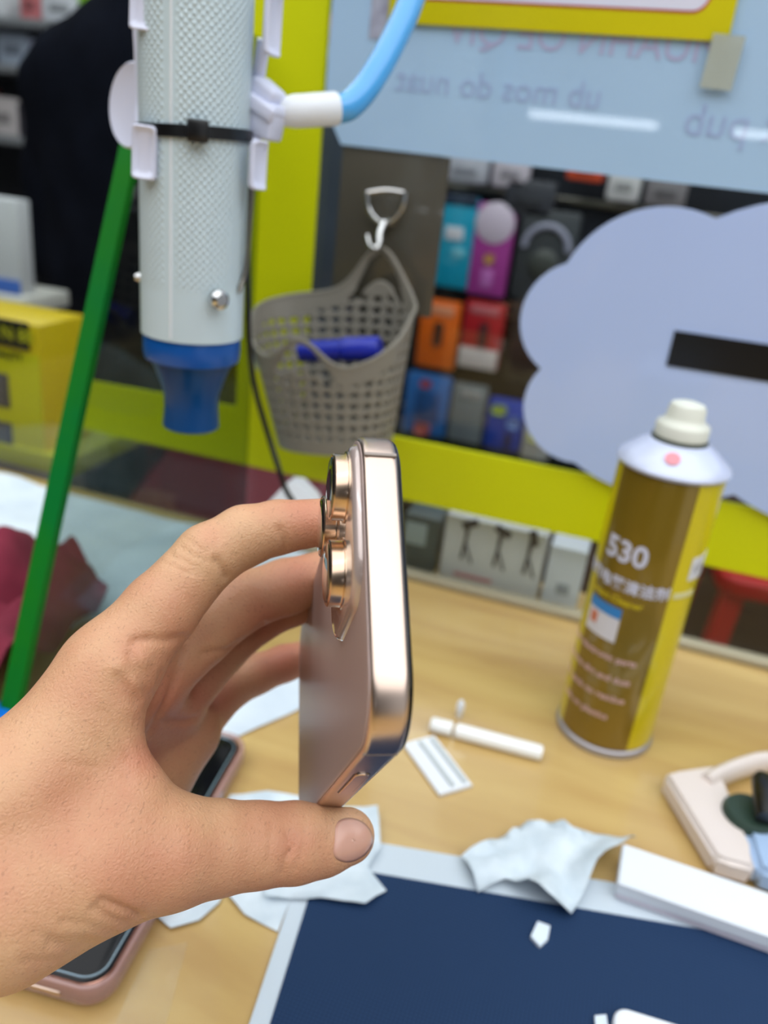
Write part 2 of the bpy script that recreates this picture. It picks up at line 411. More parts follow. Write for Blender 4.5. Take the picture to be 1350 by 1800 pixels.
# yellow sign
a, b = wl(682, 40, GY-.006), wl(1280, 74, GY-.006)
sx0, sx1 = a.x, b.x
zb1, zb2 = .3845, .3845
sg = thing('yellow_bordered_sign', 'white paper sign with wide yellow border and thin red line', 'sign', Matrix.Translation(Vector((sx0, GY-.006, .3740)))@Matrix.Rotation(-.013, 4, 'Y'))
W_ = sx1-sx0
obj('border', bevbox((W_/2, 0, .12), (W_, .0012, .24), .0004), K['signyellow'], sg)
obj('red_outline', prism([(x, 0, z) for x, z in rrect(.0085, .0125, W_-.0135, .23, .009)], (0, -.0010, 0), (0, -.0006, 0)), K['redline'], sg)
obj('white_face', prism([(x, 0, z) for x, z in rrect(.0097, .0137, W_-.0147, .2288, .008)], (0, -.0014, 0), (0, -.0009, 0)), K['signwhite'], sg)
# tape at the corner
tag(obj('adhesive_tape', bevbox((b.x-.0005, GY-.0078, .3665), (.0170, .0005, .0265), rz=0, R=Matrix.Rotation(.03, 4, 'Y')), K['tape'], smooth=False), 'square of beige clear tape on the sign\'s lower right corner', 'tape')

# cloud sign
def arc3(a, b, c, n=14):
    ax, ay = a; bx, by = b; cx, cy = c
    d = 2*(ax*(by-cy)+bx*(cy-ay)+cx*(ay-by))
    ux = ((ax*ax+ay*ay)*(by-cy)+(bx*bx+by*by)*(cy-ay)+(cx*cx+cy*cy)*(ay-by))/d
    uy = ((ax*ax+ay*ay)*(cx-bx)+(bx*bx+by*by)*(ax-cx)+(cx*cx+cy*cy)*(bx-ax))/d
    r = math.hypot(ax-ux, ay-uy); t0 = math.atan2(ay-uy, ax-ux); tm = math.atan2(by-uy, bx-ux); t1 = math.atan2(cy-uy, cx-ux)
    def fix(t, s): 
        while t < s: t += 2*PI
        return t
    m1, e1 = fix(tm, t0), fix(t1, t0)
    if m1 > e1: e1 = e1-2*PI; 
    return [(ux+r*math.cos(t0+(e1-t0)*k/n), uy+r*math.sin(t0+(e1-t0)*k/n)) for k in range(n)]
def W2(x, y): p = wl(x, y, GY-.004); return (p.x, p.z)
lobes = [((1258, 384), (1160, 363), (997, 462)), ((997, 462), (915, 560), (951, 647)), ((951, 647), (925, 745), (1010, 812))]
cl = []
for l in lobes: cl += arc3(*[W2(*p) for p in l])
cl += arc3(W2(1010, 812), W2(1125, 868), W2(1290, 868))
pL = W2(1290, 868); top0 = W2(1258, 384)
cl += arc3(pL, (pL[0]+.07, pL[1]-.012), (pL[0]+.14, pL[1]+.02))
cl += arc3((pL[0]+.14, pL[1]+.02), (pL[0]+.20, pL[1]+.09), (top0[0]+.15, top0[1]-.02))
cl += arc3((top0[0]+.15, top0[1]-.02), (top0[0]+.08, top0[1]+.016), top0)
cs = thing('cloud_sign', 'pale blue cloud-shaped acrylic board with a black slot', 'sign', (cl[0][0], GY-.0035, .11))
Lc = Matrix.Translation(Vector((-cl[0][0], 0, -.11)))
obj('cloud_board', prism([(x, 0, z) for x, z in cl], (0, -.0022, 0), (0, .0022, 0)), K['cloud'], cs, M=Lc, angle=50)
q = [W2(1184, 580), W2(1171, 641), W2(1375, 658), W2(1388, 604)]
q = [W2(1186, 580), W2(1171, 641), (W2(1171, 641)[0]+.125, W2(1171, 641)[1]+.001), (W2(1186, 580)[0]+.125, W2(1186, 580)[1]+.001)]
obj('black_slot', prism([(x, 0, z) for x, z in q], (0, -.0032, 0), (0, -.0021, 0)), K['black'], cs, M=Lc, smooth=False)

# hook plate
pc = Vector((-.1745, GY-.0015, .2525))
hk = thing('wall_hook', 'smoky brown adhesive plate with a chrome hook above the grey basket', 'hook', pc)
obj('adhesive_plate', bevbox((0, 0, 0), (.0735, .0016, .101), .0005), K['plate'], hk)
HZ = GY-.011
pts = [wl(x, y, HZ) for x, y in ((644, 338), (648, 366), (662, 386), (676, 392), (692, 384), (707, 364), (712, 338))]
pts = [p-pc for p in pts]
obj('hook_ring', [tube(smooth_path(pts, 6), .0017, 10), tube(smooth_path([wl(646, 338, HZ)-pc, wl(678, 334, HZ)-pc, wl(711, 338, HZ)-pc], 5), .0014, 8)], K['chrome'], hk)
obj('hook_base', lathe([(.011, 0), (.0105, .003), (.006, .0045), (0.001, .005)], 24, (-.002, -.001, .0135), axis=(0, -1, 0)), K['plate'], hk)
st = [wl(676, 390, HZ)-pc, wl(668, 408, HZ-.004)-pc, wl(666, 428, HZ-.009)-pc, wl(660, 437, HZ-.012)-pc, wl(650, 430, HZ-.010)-pc, wl(646, 414, HZ-.006)-pc]
obj('hook_tip', tube(smooth_path(st, 6), [.0024]*12+[.0016]*19, 10), K['chrome'], hk)

# hanging basket
def basket():
    cx, cy = -.1815, .499
    zb_, zt = .1165, .203
    t = thing('hanging_basket', 'grey perforated plastic basket hanging from the chrome hook', 'basket', Matrix.Translation(Vector((cx, cy, zb_)))@Matrix.Rotation(-.13, 4, 'Y'))
    N, Mr = 170, 84
    def rim(a):
        # a: angle, pi/2 = back (towards the glass)
        s = math.sin(a); c = math.cos(a)
        h = zt+.010*max(0, s)**.8-.032*max(0, -s)
        # pointed handle humps at back and front
        d = math.atan2(math.sin(a-PI/2+.40), math.cos(a-PI/2+.40)); h += .030*math.exp(-(d/.36)**2)
        d = math.atan2(math.sin(a+PI/2+.12), math.cos(a+PI/2+.12)); h += .021*math.exp(-(d/.34)**2)
        return h
    def P(a, s):
        zr = rim(a); z = zb_+(zr-zb_)*s
        k = (z-zb_)/(zt-zb_)
        ax = .0385+.0165*min(k, 1.15); ay = .027+.009*min(k, 1.2)
        e = 2.5
        c, sn = math.cos(a), math.sin(a)
        rr = (abs(c)**e+abs(sn)**e)**(-1/e)
        return Vector((ax*c*rr, ay*sn*rr, z-zb_))
    V = [P(2*PI*k/N, i/Mr) for i in range(Mr+1) for k in range(N)]
    Fc = []
    for i in range(Mr):
        for k in range(N):
            a = 2*PI*(k+.5)/N; s = (i+.5)/Mr; z = (rim(a)-zb_)*s
            # square holes: columns of 6 cells, rows of 7.5 mm
            zz = z/.0074; fz = zz-math.floor(zz)
            kk = k % 5; hole = kk in (1, 2, 3) and .22 < fz < .82 and .007 < z < min(.0962, rim(a)-zb_-.012) and not (kk in (1, 3) and (fz < .32 or fz > .74))
            col = k//7
            # handle openings
            d = math.atan2(math.sin(a-PI/2+.40), math.cos(a-PI/2+.40)); top_ = rim(a)-zb_
            if abs(d) < .36:
                u = d/.36; zc = top_-.012-.004*u*u
                if abs(z-zc) < .0085*math.sqrt(max(0, 1-u*u)): hole = True
            d = math.atan2(math.sin(a+PI/2+.12), math.cos(a+PI/2+.12))
            if abs(d) < .40:
                u = d/.40; zc = top_-.0095
                if abs(z-zc) < .0072*math.sqrt(max(0, 1-u*u)): hole = True
            if hole: continue
            k2 = (k+1) % N; Fc.append((i*N+k, i*N+k2, (i+1)*N+k2, (i+1)*N+k))
    Fc.append(tuple(range(N-1, -1, -1)))
    o = obj('basket_body', (V, Fc), K['basket'], t, angle=60)
    md = o.modifiers.new('s', 'SOLIDIFY'); md.thickness = .0013; md.offset = 0
    obj('rim_bead', tube([P(2*PI*k/N, 1) for k in range(N+1)], .0013, 8, cap=False), K['basket'], t)
    # strip of pale tape on the left of the rim
    a0 = PI+.28
    tp = [P(a0-.16, .99)*1.0, P(a0+.16, .98), P(a0+.22, .72), P(a0-.08, .72)]
    tp = [Vector((v.x*1.035, v.y*1.035, v.z)) for v in tp]
    obj('pale_tape_strip', prism(tp, (0, 0, 0), (-.0006, -.0004, 0)), mat('pale_blue_tape', (170, 190, 204), .4), t, smooth=False)['label'] = 'pale blue tape strip on the left rim'
    return t, P, Vector((cx, cy, zb_))
bk, BP, bc = basket()
p0, p1 = wl(528, 618, .485), wl(668, 612, .485)
d = (p1-p0).normalized()
mk = thing('blue_marker', 'thick blue marker pen lying in the grey basket', 'marker', p0)
obj('barrel', tube([Vector((0, 0, 0)), d*.0005, d*.030], [.0062, .0068, .0070], 24), K['bluepen'], mk)
obj('cap', tube([d*.0302, d*.031, (p1-p0)*.98, (p1-p0)], [.0070, .0078, .0074, .0066], 24), K['bluepen'], mk)

# ================================================================ WHITE TUBE TOOL AND ITS HOLDER
tx, ty, tr = -.1985, .338, .0232
tool = thing('heat_gun', 'white dotted cylindrical hand tool with blue nozzle hanging vertically', 'tool', (tx, ty, .169))
n = 96; zs = [.0455+(.34)*i/80 for i in range(81)]
V, Fc, uv = [], [], []
for z in zs:
    for k in range(n): a = 2*PI*k/n; V.append(Vector((tr*math.cos(a), tr*math.sin(a), z)))
for i in range(80):
    for k in range(n): k2 = (k+1) % n; Fc.append((i*n+k, i*n+k2, (i+1)*n+k2, (i+1)*n+k))
Fc.append(tuple(range(n-1, -1, -1))); Fc.append(tuple(80*n+k for k in range(n)))
ob = obj('body', (V, Fc), K['emboss'], tool)
me = ob.data; ul = me.uv_layers.new(name='uv')
for p in me.polygons:
    as_ = [math.atan2(me.vertices[me.loops[l].vertex_index].co.y, me.vertices[me.loops[l].vertex_index].co.x) for l in p.loop_indices]
    for l, a in zip(p.loop_indices, as_):
        if max(as_)-min(as_) > PI and a < 0: a += 2*PI
        ul.data[l].uv = (a*tr, me.vertices[me.loops[l].vertex_index].co.z)
at_ = me.attributes.new('dots', 'FLOAT', 'POINT')
for i, v in enumerate(me.vertices):
    a = math.degrees(math.atan2(v.co.y, v.co.x)) % 360
    # a smooth seam strip left of the middle, dots on both sides of it, smooth bottom
    s = 1.0
    if 268 < a < 284: s = 0
    if v.co.z < .072-.004*math.cos(v.co.x/.0258*1.2): s = 0
    if v.co.z > .180 and a > 320: s = max(0, 1-(v.co.z-.180)/.02)
    at_.data[i].value = s
seam = [Vector((tr*1.002*math.cos(math.radians(277)), tr*1.002*math.sin(math.radians(277)), z)) for z in (.047, .2, .385)]
obj('seam', tube(seam, .0005, 6), K['white'], tool)
obj('blue_collar', lathe([(.0200, .0335), (.0218, .034), (.0223, .0365), (.0223, .0440), (.0218, .0456), (.01, .0456)], 64), K['bluenozzle'], tool)['label'] = 'blue collar'
obj('blue_nozzle', lathe([(.0075, .0), (.0128, -.0002), (.0135, .0006), (.0127, .010), (.0130, .016), (.0148, .022), (.0174, .029), (.0198, .0338), (.012, .034)], 64), mat('translucent_blue', (0, 66, 124), .3, spec=.3), tool)['label'] = 'dark blue tapered nozzle'
for sx, zz, yy, rr in ((-1, .068, -.006, .0022), (1, .066, -.015, .0042)):
    obj('side_pin', lathe([(rr, 0), (rr, .003), (rr*.6, .0048), (.0004, .005)], 20, (sx*.0209, yy, zz), axis=(sx*.8, -.55, .1)), K['chrome'], tool)
for sx in (-1, 1):
    yy = .004
    obj('wire_bail', [tube(smooth_path([(sx*.0240, yy-.005, .068), (sx*.0252, yy-.001, .080), (sx*.0262, yy, .112)], 5), .0011, 8), lathe([(.0004, -.0016), (.0016, 0), (.0004, .0016)], 12, (sx*.0262, yy, .1125))], K['steel'], tool)
# zip tie
ztz = .300
t = thing('cable_tie', 'black plastic cable tie strapped round the white tube', 'cable tie', (tx, ty, ztz))
tilt = Matrix.Rotation(-.0, 4, 'X')@Matrix.Rotation(-.055, 4, 'Y')
ring = lathe([(.0233, -.0024), (.0247, -.0024), (.0247, .0024), (.0233, .0024), (.0233, -.0024)], 80, cap=False)
obj('strap', ring, K['black'], t, M=tilt)
ang = math.radians(303)
obj('tie_head', bevbox((.0262*math.cos(ang), .0262*math.sin(ang), .001), (.0085, .0055, .0085), .001, rz=ang+PI/2), K['black'], t)

# holder with claws, disc and gooseneck
hd = thing('clamp_holder', 'lavender white clamp holder on a sky blue bent arm gripping the tube', 'holder', (tx+.04, ty, .30))
Lh = Matrix.Translation(-Vector((tx+.04, ty, .30)))
def disc(x, y, Z, rp, nrm):
    c = at(x, y, Z); r = rp*Z/F
    return lathe([(r*.93, -.0016), (r, -.0010), (r, .0006), (r*.96, .0014), (r*.91, .0010), (r*.5, -.0004), (.0006, -.0008)], 64, c, axis=nrm)
tocam = lambda x, y: (Vector((0, 0, H))-at(x, y, .36)).normalized()
nd = (tocam(232, 185)+Vector((-.95, 0, .1))).normalized()
obj('round_pad', disc(232, 186, .362, 70, nd), K['lav'], hd, M=Lh)
def claw(pts, Z0, wdt, curv, name='claw_pad', bev=.0014):
    """a curved pad: outline centre line top->bottom in pixels, bulging"""
    P = [at(x, y, Z) for x, y, Z in pts]; P = smooth_path(P, 6)
    side = Vector((1, 0, 0)); V, Fc = [], []
    out = []
    for i, p in enumerate(P):
        tdir = (P[min(i+1, len(P)-1)]-P[max(i-1, 0)]).normalized()
        nn = curv.normalized(); nn = (nn-tdir*nn.dot(tdir)).normalized(); s = tdir.cross(nn)
        e = .72 if i in (0, len(P)-1) else 1
        prof = [(-1, .0), (-.94, .75), (-.8, 1), (-.6, .45), (0, .15), (.6, .45), (.8, 1), (.94, .75), (1, 0), (.85, -.9), (0, -1), (-.85, -.9)]
        for a, b_ in prof: V.append(p+s*(a*wdt*e)+nn*(b_*.0022*e))
    m = 12
    for i in range(len(P)-1):
        for k in range(m): k2 = (k+1) % m; Fc.append((i*m+k, i*m+k2, (i+1)*m+k2, (i+1)*m+k))
    Fc.append(tuple(range(m-1, -1, -1))); Fc.append(tuple((len(P)-1)*m+k for k in range(m)))
    return V, Fc
def cpad(x, y, Z, w_, h_, nx, lean=0.0):
    """concave rubber pad, nx = how far its face turns right of the camera (radians)"""
    c = at(x, y, Z); toc = (Vector((0, 0, H))-c); toc.z = 0; toc.normalize()
    R_ = Matrix.Rotation(nx, 3, 'Z'); nn = R_@toc; zz = Vector((0, 0, 1)); xx = zz.cross(nn).normalized()
    Rm = Matrix((xx, nn, zz)).transposed().to_4x4()
    base = rrect(-w_/2, -h_/2, w_/2, h_/2, .0018, 5); V, Fc = [], []; N = len(base)
    for ins, d in ((.0008, -.0018), (0, -.001), (0, .0008), (.0005, .0013), (.0012, .0010), (.0020, .0003), (.0032, .0)):
        for a, b in base:
            k = 1-ins/(w_/2); k2 = 1-ins/(h_/2)
            bend = .0022*(2*b/h_)**2
            V.append(Vector((a*k, d+bend, b*k2)))
    for i in range(6):
        for k in range(N): k2 = (k+1) % N; Fc.append((i*N+k, i*N+k2, (i+1)*N+k2, (i+1)*N+k))
    Fc.append(tuple(range(N-1, -1, -1))); Fc.append(tuple(6*N+k for k in range(N)))
    return [Matrix.Translation(c)@Rm@Matrix.Rotation(lean, 4, 'Y')@v for v in V], Fc
obj('claw_pad', cpad(257, 268, .333, .0105, .0205, -.45, .03), K['lav'], hd, M=Lh, angle=60)
obj('claw_pad', cpad(257, 0, .316, .0115, .0215, -.45, .05), K['lav'], hd, M=Lh, angle=60)
obj('claw_pad', cpad(449, 290, .345, .0100, .0195, .95, .03), K['lav'], hd, M=Lh, angle=60)
obj('claw_pad', cpad(474, 42, .330, .0105, .0230, 1.0, .03), K['lav'], hd, M=Lh, angle=60)
arms = [tube(smooth_path([at(244, 30, .336), at(248, 110, .342), at(247, 190, .348), at(250, 240, .345)], 6), [.0028]*19, 10),
        tube(smooth_path([at(464, 70, .342), at(455, 130, .350), at(448, 200, .356), at(447, 262, .352)], 6), [.0030]*19, 10)]
backbar = tube(smooth_path([at(252, 190, .356), Vector((tx-.012, ty+.0275, .303)), Vector((tx+.012, ty+.0275, .301)), at(447, 200, .364)], 6), .0035, 10)
obj('claw_arms', arms+[backbar], K['lav'], hd, M=Lh)
# bracket: two stacked wedges right of the tube
bc_ = at(468, 195, .352)
Rb = Matrix.Rotation(.18, 4, 'Y')
obj('bracket', [bevbox(at(465, 172, .352), (.0135, .014, .013), .0028, 3, R=Matrix.Rotation(.55, 4, 'Y')), bevbox(at(468, 212, .352), (.0125, .013, .0145), .0016, 3, R=Rb), bevbox(at(467, 190, .350), (.0155, .016, .006), .0015, 3, R=Matrix.Rotation(.45, 4, 'Y'))], K['lav'], hd, M=Lh)
a_, b_ = at(498, 197, .356), at(592, 191, .366)
obj('arm_socket', tube([a_+(b_-a_)*-.12, a_+(b_-a_)*-.04, a_+(b_-a_)*.12, a_+(b_-a_)*.2, b_-(b_-a_)*.03, b_], [.0035, .0055, .0064, .0068, .0071, .0066], 32), K['white'], hd, M=Lh)
gp = [(588, 192, .365), (612, 186, .367), (640, 158, .370), (668, 115, .373), (696, 62, .377), (716, 18, .380), (738, -40, .384), (770, -120, .392), (820, -200, .41)]
obj('gooseneck_arm', tube(smooth_path([at(*p) for p in gp], 8), .0062, 24), K['sky'], hd, M=Lh)['label'] = 'sky blue bent arm'
# black cable hanging behind
cpts = [at(425, -60, .46), at(434, 300, .46), at(436, 500, .46), at(438, 600, .47), at(448, 680, .485), at(470, 760, .50), at(492, 830, .50), at(505, 866, .505), at(530, 900, .515), at(560, 930, .53)]
tag(obj('power_cable', tube(smooth_path(cpts, 6), .0018, 8), K['black']), 'thin black cable hanging between the yellow post and the tube', 'cable')
wp = [at(505, 848, .53), at(470, 885, .53), at(478, 905, .53), at(560, 905, .53), at(548, 876, .53), at(522, 850, .53)]
tag(obj('power_plug', [prism(wp, (0, 0, 0), (0, .012, 0))], K['white']), 'small white plug head on the black cable above the index finger', 'plug')

# ================================================================ SPRAY CAN
can_p = Vector((.0307, .4278, 0)); R = .0272; ZC = .172/.184
cn = thing('spray_can', 'tall gold and yellow spray can with white cap', 'spray can', can_p)
fa = math.degrees(math.atan2(-can_p.y, -can_p.x))       # angle facing the camera
def cang(deg): return math.radians(fa+deg)              # + = to the right as seen from the camera
prof = [(R-.0015, .0045), (R, .006), (R, .167), (R-.0012, .1700)]
n = 120; V, Fc = [], []
for r_, z in prof:
    for k in range(n): a = 2*PI*k/n; V.append(Vector((r_*math.cos(a), r_*math.sin(a), z)))
for i in range(3):
    for k in range(n): k2 = (k+1) % n; Fc.append((i*n+k, i*n+k2, (i+1)*n+k2, (i+1)*n+k))
K['gold'] = mat('gold_can_print', (132, 106, 24), .3, metal=.35, coat=.6)
K['cyel'] = mat('yellow_can_print', (208, 190, 0), .35, metal=.15, coat=.6)
ob = obj('can_body', (V, Fc), [K['gold'], K['cyel']], cn)
for p in ob.data.polygons:
    c = p.center; d_ = (math.degrees(math.atan2(c.y, c.x))-fa+180) % 360-180
    p.material_index = 0 if -60 < d_ < 33 else 1
obj('bottom_rim', lathe([(R-.004, 0), (R+.0006, .0004), (R+.0012, .002), (R+.0008, .0042), (R-.001, .0056)], 80), mat('grey_tin', (170, 168, 176), .35, metal=.6), cn)
obj('shoulder', lathe([(R-.002, .1685), (R+.0008, .1695), (R+.0018, .1712), (R+.0010, .1732), (.0240, .1765), (.0190, .1808), (.0145, .1835), (.0130, .184), (.005, .184)], 80), mat('white_tin', (206, 214, 240), .3, metal=.1, coat=.4), cn)
obj('valve_ring', lathe([(.0140, .1825), (.0144, .1836), (.0142, .1850), (.0122, .1860), (.011, .1865)], 64), mat('dark_crimp', (98, 104, 96), .4, metal=.4), cn)
obj('cap', lathe([(.0122, .1848), (.0133, .1858), (.0134, .1912), (.0128, .1926), (.0104, .1940), (.0096, .1960), (.0092, .2005), (.0082, .2024), (.0052, .2034), (.0005, .2036)], 64), mat('ivory_cap_plastic', (228, 230, 218), .4), cn)['label'] = 'ivory white nozzle cap'
def cwrap(deg0, z0, slant=0):
    def f(v):
        a = cang(deg0)+v.x/(R+.0003); rr = R+.00035+v.z
        return Vector((rr*math.cos(a), rr*math.sin(a), z0+v.y+slant*v.x))
    return f
silver = mat('silver_print', (206, 206, 222), .35, metal=.0)
yprint = mat('yellow_print', (208, 184, 10), .4)
pprint = mat('pale_pink_print', (216, 176, 172), .4)
def ctext(s, size, deg, z, m, name, bold=0):
    return obj(name, text_geo(s, size, None, .00008, warp=cwrap(deg, z), bold=bold), m, cn, smooth=False)
ctext('530', .0165, -25, .1255, silver, 'printed_number', .0005)
ctext('精密电器清洁剂', .0080, -25, .1075, silver, 'printed_title', .0002)
ctext('Contact Cleaner', .0054, -30, .0985, yprint, 'printed_subtitle', .0001)
def patch(d0, d1, z0, z1, m, name, rr=R+.0004):
    k = 12; V = []; Fc = []
    for i in range(k+1):
        a = cang(d0+(d1-d0)*i/k)
        for z in (z0, z1):
            for q in (rr, rr-.0006): V.append(Vector((q*math.cos(a), q*math.sin(a), z)))
    for i in range(k):
        b0 = i*4; Fc += [(b0, b0+4, b0+6, b0+2), (b0+1, b0+3, b0+7, b0+5), (b0, b0+1, b0+5, b0+4), (b0+2, b0+6, b0+7, b0+3)]
    Fc += [(0, 2, 3, 1), (k*4, k*4+1, k*4+3, k*4+2)]
    return obj(name, (V, Fc), m, cn)
patch(-56, -12, .0735, .0940, mat('pale_label', (214, 210, 214), .4), 'picture_panel')
patch(-56, -12, .0880, .0940, mat('blue_label_band', (44, 128, 196), .4), 'blue_band', R+.0006)
patch(-50, -40, .0795, .0860, mat('orange_label_spot', (206, 116, 84), .4), 'orange_spot', R+.0006)
for i, (s, z) in enumerate((('Clean electronic parts', .0640), ('Remove dirt and dust', .0515), ('Dry quick no residue', .0395), ('Safe on plastics', .0270))):
    ctext(s, .0054, -33, z, pprint, 'printed_line', .0001)
patch(52, 92, .1155, .1285, mat('white_side_label', (216, 218, 226), .4), 'side_label')
ctext('530', .0065, 66, .1215, mat('grey_print', (90, 94, 110), .4), 'side_number')
patch(38, 70, .1055, .1085, mat('pale_stripe', (214, 210, 160), .4), 'side_stripe')
patchd = [(.0265*math.cos(cang(-3)), .0265*math.sin(cang(-3)), .192)]
obj('red_stamp', lathe([(.0038, 0), (.0038, .0004)], 20, (.0212*math.cos(cang(-2)), .0212*math.sin(cang(-2)), .1790), axis=(math.cos(cang(-2))*.6, math.sin(cang(-2))*.6, .8)), mat('pink_stamp', (232, 150, 160), .5), cn)

# ================================================================ ON THE COUNTER
# work mat
ma = .21/ .98
mo = Vector((-.0958, .2794, 0)); ux = Vector((math.cos(.207), math.sin(.207), 0)); uy = Vector((.155, -.988, 0)).normalized()
mt_ = thing('work_mat', 'navy blue dotted work mat with pale grey border', 'mat', mo)
def MP(a, b, z): return ux*a+uy*b+Vector((0, 0, z))
obj('mat_border', prism([MP(0, 0, 0), MP(.36, 0, 0), MP(.36, .30, 0), MP(0, .30, 0)], (0, 0, .0004), (0, 0, .0016)), mat('pale_grey_border', (200, 212, 222), .5), mt_, smooth=False)
obj('mat_surface', prism([MP(.0075, .0185, 0), MP(.352, .0185, 0), MP(.352, .29, 0), MP(.0075, .29, 0)], (0, 0, .0016), (0, 0, .0021)), K['mat'], mt_, smooth=False)

def crumple(name, label, cat, pix, z0, amp, seed, m='tissue', group=None, scale=30, z=0., **k):
    P = [tb(x, y, z) for x, y in pix]
    o = obj(name, sheet_geo([(p.x, p.y) for p in P], z0, amp, seed, scale=scale, **k), K[m], angle=80)
    return tag(o, label, cat, group)
crumple('tissue', 'crumpled white tissue on the mat edge below the spray can', 'tissue', [(925, 1455), (870, 1490), (808, 1518), (838, 1578), (885, 1560), (935, 1600), (1000, 1622), (1020, 1590), (1040, 1545), (1112, 1492), (1040, 1480), (985, 1462)], .0022, .010, 3., scale=38, step=.005)
crumple('tissue', 'white tissue with pointed corner under the thumb on the mat', 'tissue', [(662, 1428), (560, 1430), (470, 1480), (465, 1588), (560, 1590), (640, 1602), (678, 1574), (645, 1535), (668, 1500)], .0022, .005, 8., scale=26, step=.005)
crumple('paper_scrap', 'rounded white paper scrap left of the mat corner', 'paper', [(405, 1400), (470, 1396), (530, 1405), (560, 1440), (520, 1560), (488, 1640), (430, 1612), (385, 1560), (370, 1460)], .0004, .003, 11., scale=20)
crumple('paper_scrap', 'small white paper scrap at the black phone\'s right edge', 'paper', [(290, 1560), (400, 1555), (385, 1590), (350, 1622), (300, 1636), (270, 1610)], .0004, .003, 14., scale=20)
crumple('paper_sheet', 'white paper sheet under the little finger', 'paper', [(350, 1328), (330, 1280), (430, 1190), (530, 1150), (600, 1160), (560, 1230), (520, 1252)], .0004, .003, 17., m='paper', scale=14)
pp = [Vector(p) for p in ((-.60, .47), (-.56, .542), (-.43, .545), (-.285, .541), (-.280, .50), (-.280, .42), (-.30, .36), (-.40, .33), (-.50, .36))]
o = obj('paper_sheet', sheet_geo(pp, .0008, .006, 21., scale=12, step=.01), K['paper'], angle=80)
tag(o, 'large creased white sheet beside the maroon cloth', 'paper')
pp = [Vector(p) for p in ((-.264, .541), (-.21, .541), (-.20, .47), (-.215, .40), (-.262, .38))]
tag(obj('paper_sheet', sheet_geo(pp, .0008, .004, 25., scale=12, step=.01), K['paper'], angle=80), 'white sheet against the glass behind the index finger', 'paper')
# tiny white bits on the mat
for lab, pix in (('small white paper chip on the navy mat below the tissue', [(932, 1650), (944, 1624), (966, 1632), (962, 1655), (948, 1668)]),
                 ('tiny white chip beside the white plastic bar at the frame bottom', [(1044, 1790), (1064, 1788), (1068, 1812), (1046, 1815)])):
    P = [tb(*p, .0022) for p in pix]
    tag(obj('paper_chip', prism([(p.x, p.y, .0023) for p in P], (0, 0, 0), (0, 0, .0016)), K['paper'], angle=20), lab, 'paper chip')
# white rounded plastic bar at bottom
P0 = tb(1078, 1768, .006); 
pb = Matrix.Translation(Vector((P0.x, P0.y, .0022)))@Matrix.Rotation(.06, 4, 'Z')
tag(obj('plastic_bar', rr_loft(0, -.028, .11, 0, .006, [(.001, 0), (0, .0008), (0, .0042), (.0008, .005)]), K['white'], M=pb), 'white rounded plastic plate lying on the navy mat', 'plastic plate')
# white slim box
wb = Matrix.Translation(Vector((.0445, .2985, .0022)))@Matrix.Rotation(-.035, 4, 'Z')
t = thing('white_box', 'slim white cardboard box lying across the mat border', 'box', wb)
obj('lid', rr_loft(0, 0, .150, .0255, .0012, [(.0008, .0035), (0, .0040), (0, .0096), (.0008, .0104)], n=4), mat('white_card', (232, 238, 246), .35), t)
obj('base', rr_loft(.0006, .0006, .1494, .0249, .001, [(.0006, 0), (0, .0006), (0, .0036)], n=4), mat('white_card_base', (214, 208, 220), .4), t)
# slotted white card piece
cc = [tb(x, y) for x, y in ((708, 1312), (762, 1298), (830, 1380), (772, 1402))]
c0 = cc[0]; ex = cc[3]-cc[0]; ey = cc[1]-cc[0]
t = thing('plastic_clip', 'small ridged white plastic piece on the wood beside the phone', 'plastic piece', (c0.x, c0.y, 0))
obj('plate', prism([Vector((0, 0, 0)), ex, ex+ey, ey], (0, 0, .0004), (0, 0, .0022)), K['white'], t, smooth=False)
for k in (.42, .80):
    q0 = ey*k; obj('ridge', prism([q0+ex*.06, q0+ex*.94, q0+ex*.94+ey*.10, q0+ex*.06+ey*.10], (0, 0, .0022), (0, 0, .0034)), mat('ridge_grey', (190, 198, 200), .4), t, smooth=False)

t = thing('white_streak', 'short glossy white streak shaped as a rod with a small knob, between phone and spray can', 'plastic stick', tb(757, 1270, 0))
sa, sb_ = tb(757, 1272, .0045), tb(953, 1324, .0045); o0 = tb(757, 1270, 0)
Kst = mat('glossy_bright_white', (250, 251, 250), .2, coat=.5)  # white streak on the counter, built as a solid two-piece rod
def stp(k): return sa+(sb_-sa)*k-o0
obj('short_end', tube([stp(0), stp(.02), stp(.19), stp(.2)], [.0034, .0044, .0044, .0038], 20), Kst, t)
obj('long_barrel', tube([stp(.225), stp(.24), stp(.98), stp(1)], [.0036, .0045, .0045, .0038], 20), Kst, t)
obj('knob', lathe([(.0012, 0), (.0022, .004), (.0024, .010), (.0012, .0125), (.0003, .013)], 16, tb(806, 1262, 0)-o0), K['white'], t)
# jug with open handle, lower right
j0 = tb(1250, 1450)
jg = thing('plastic_jug', 'cream plastic jug with open handle, blue label and green round cap', 'jug', (j0.x, j0.y, 0))
def JP(x, y, z): p = tb(x, y, z)-j0; return Vector((p.x, p.y, z))
handle_ = [JP(1318, 1350, .018), JP(1255, 1362, .018), JP(1190, 1385, .017), JP(1178, 1400, .016), JP(1200, 1448, .014), JP(1238, 1530, .012), JP(1262, 1590, .012)]
def flat_tube(P, rs, zs, n=16):
    V, Fc = tube(P, 1.0, n); out = []
    for i in range(len(P)):
        for k in range(n):
            v = V[i*n+k]-P[i]; out.append(P[i]+Vector((v.x*rs[i], v.y*rs[i], v.z*zs[i])))
    return out, Fc
hp = smooth_path([JP(1420, 1348, .010), JP(1345, 1340, .010), JP(1300, 1350, .010), JP(1262, 1366, .010), JP(1240, 1380, .010)], 6)
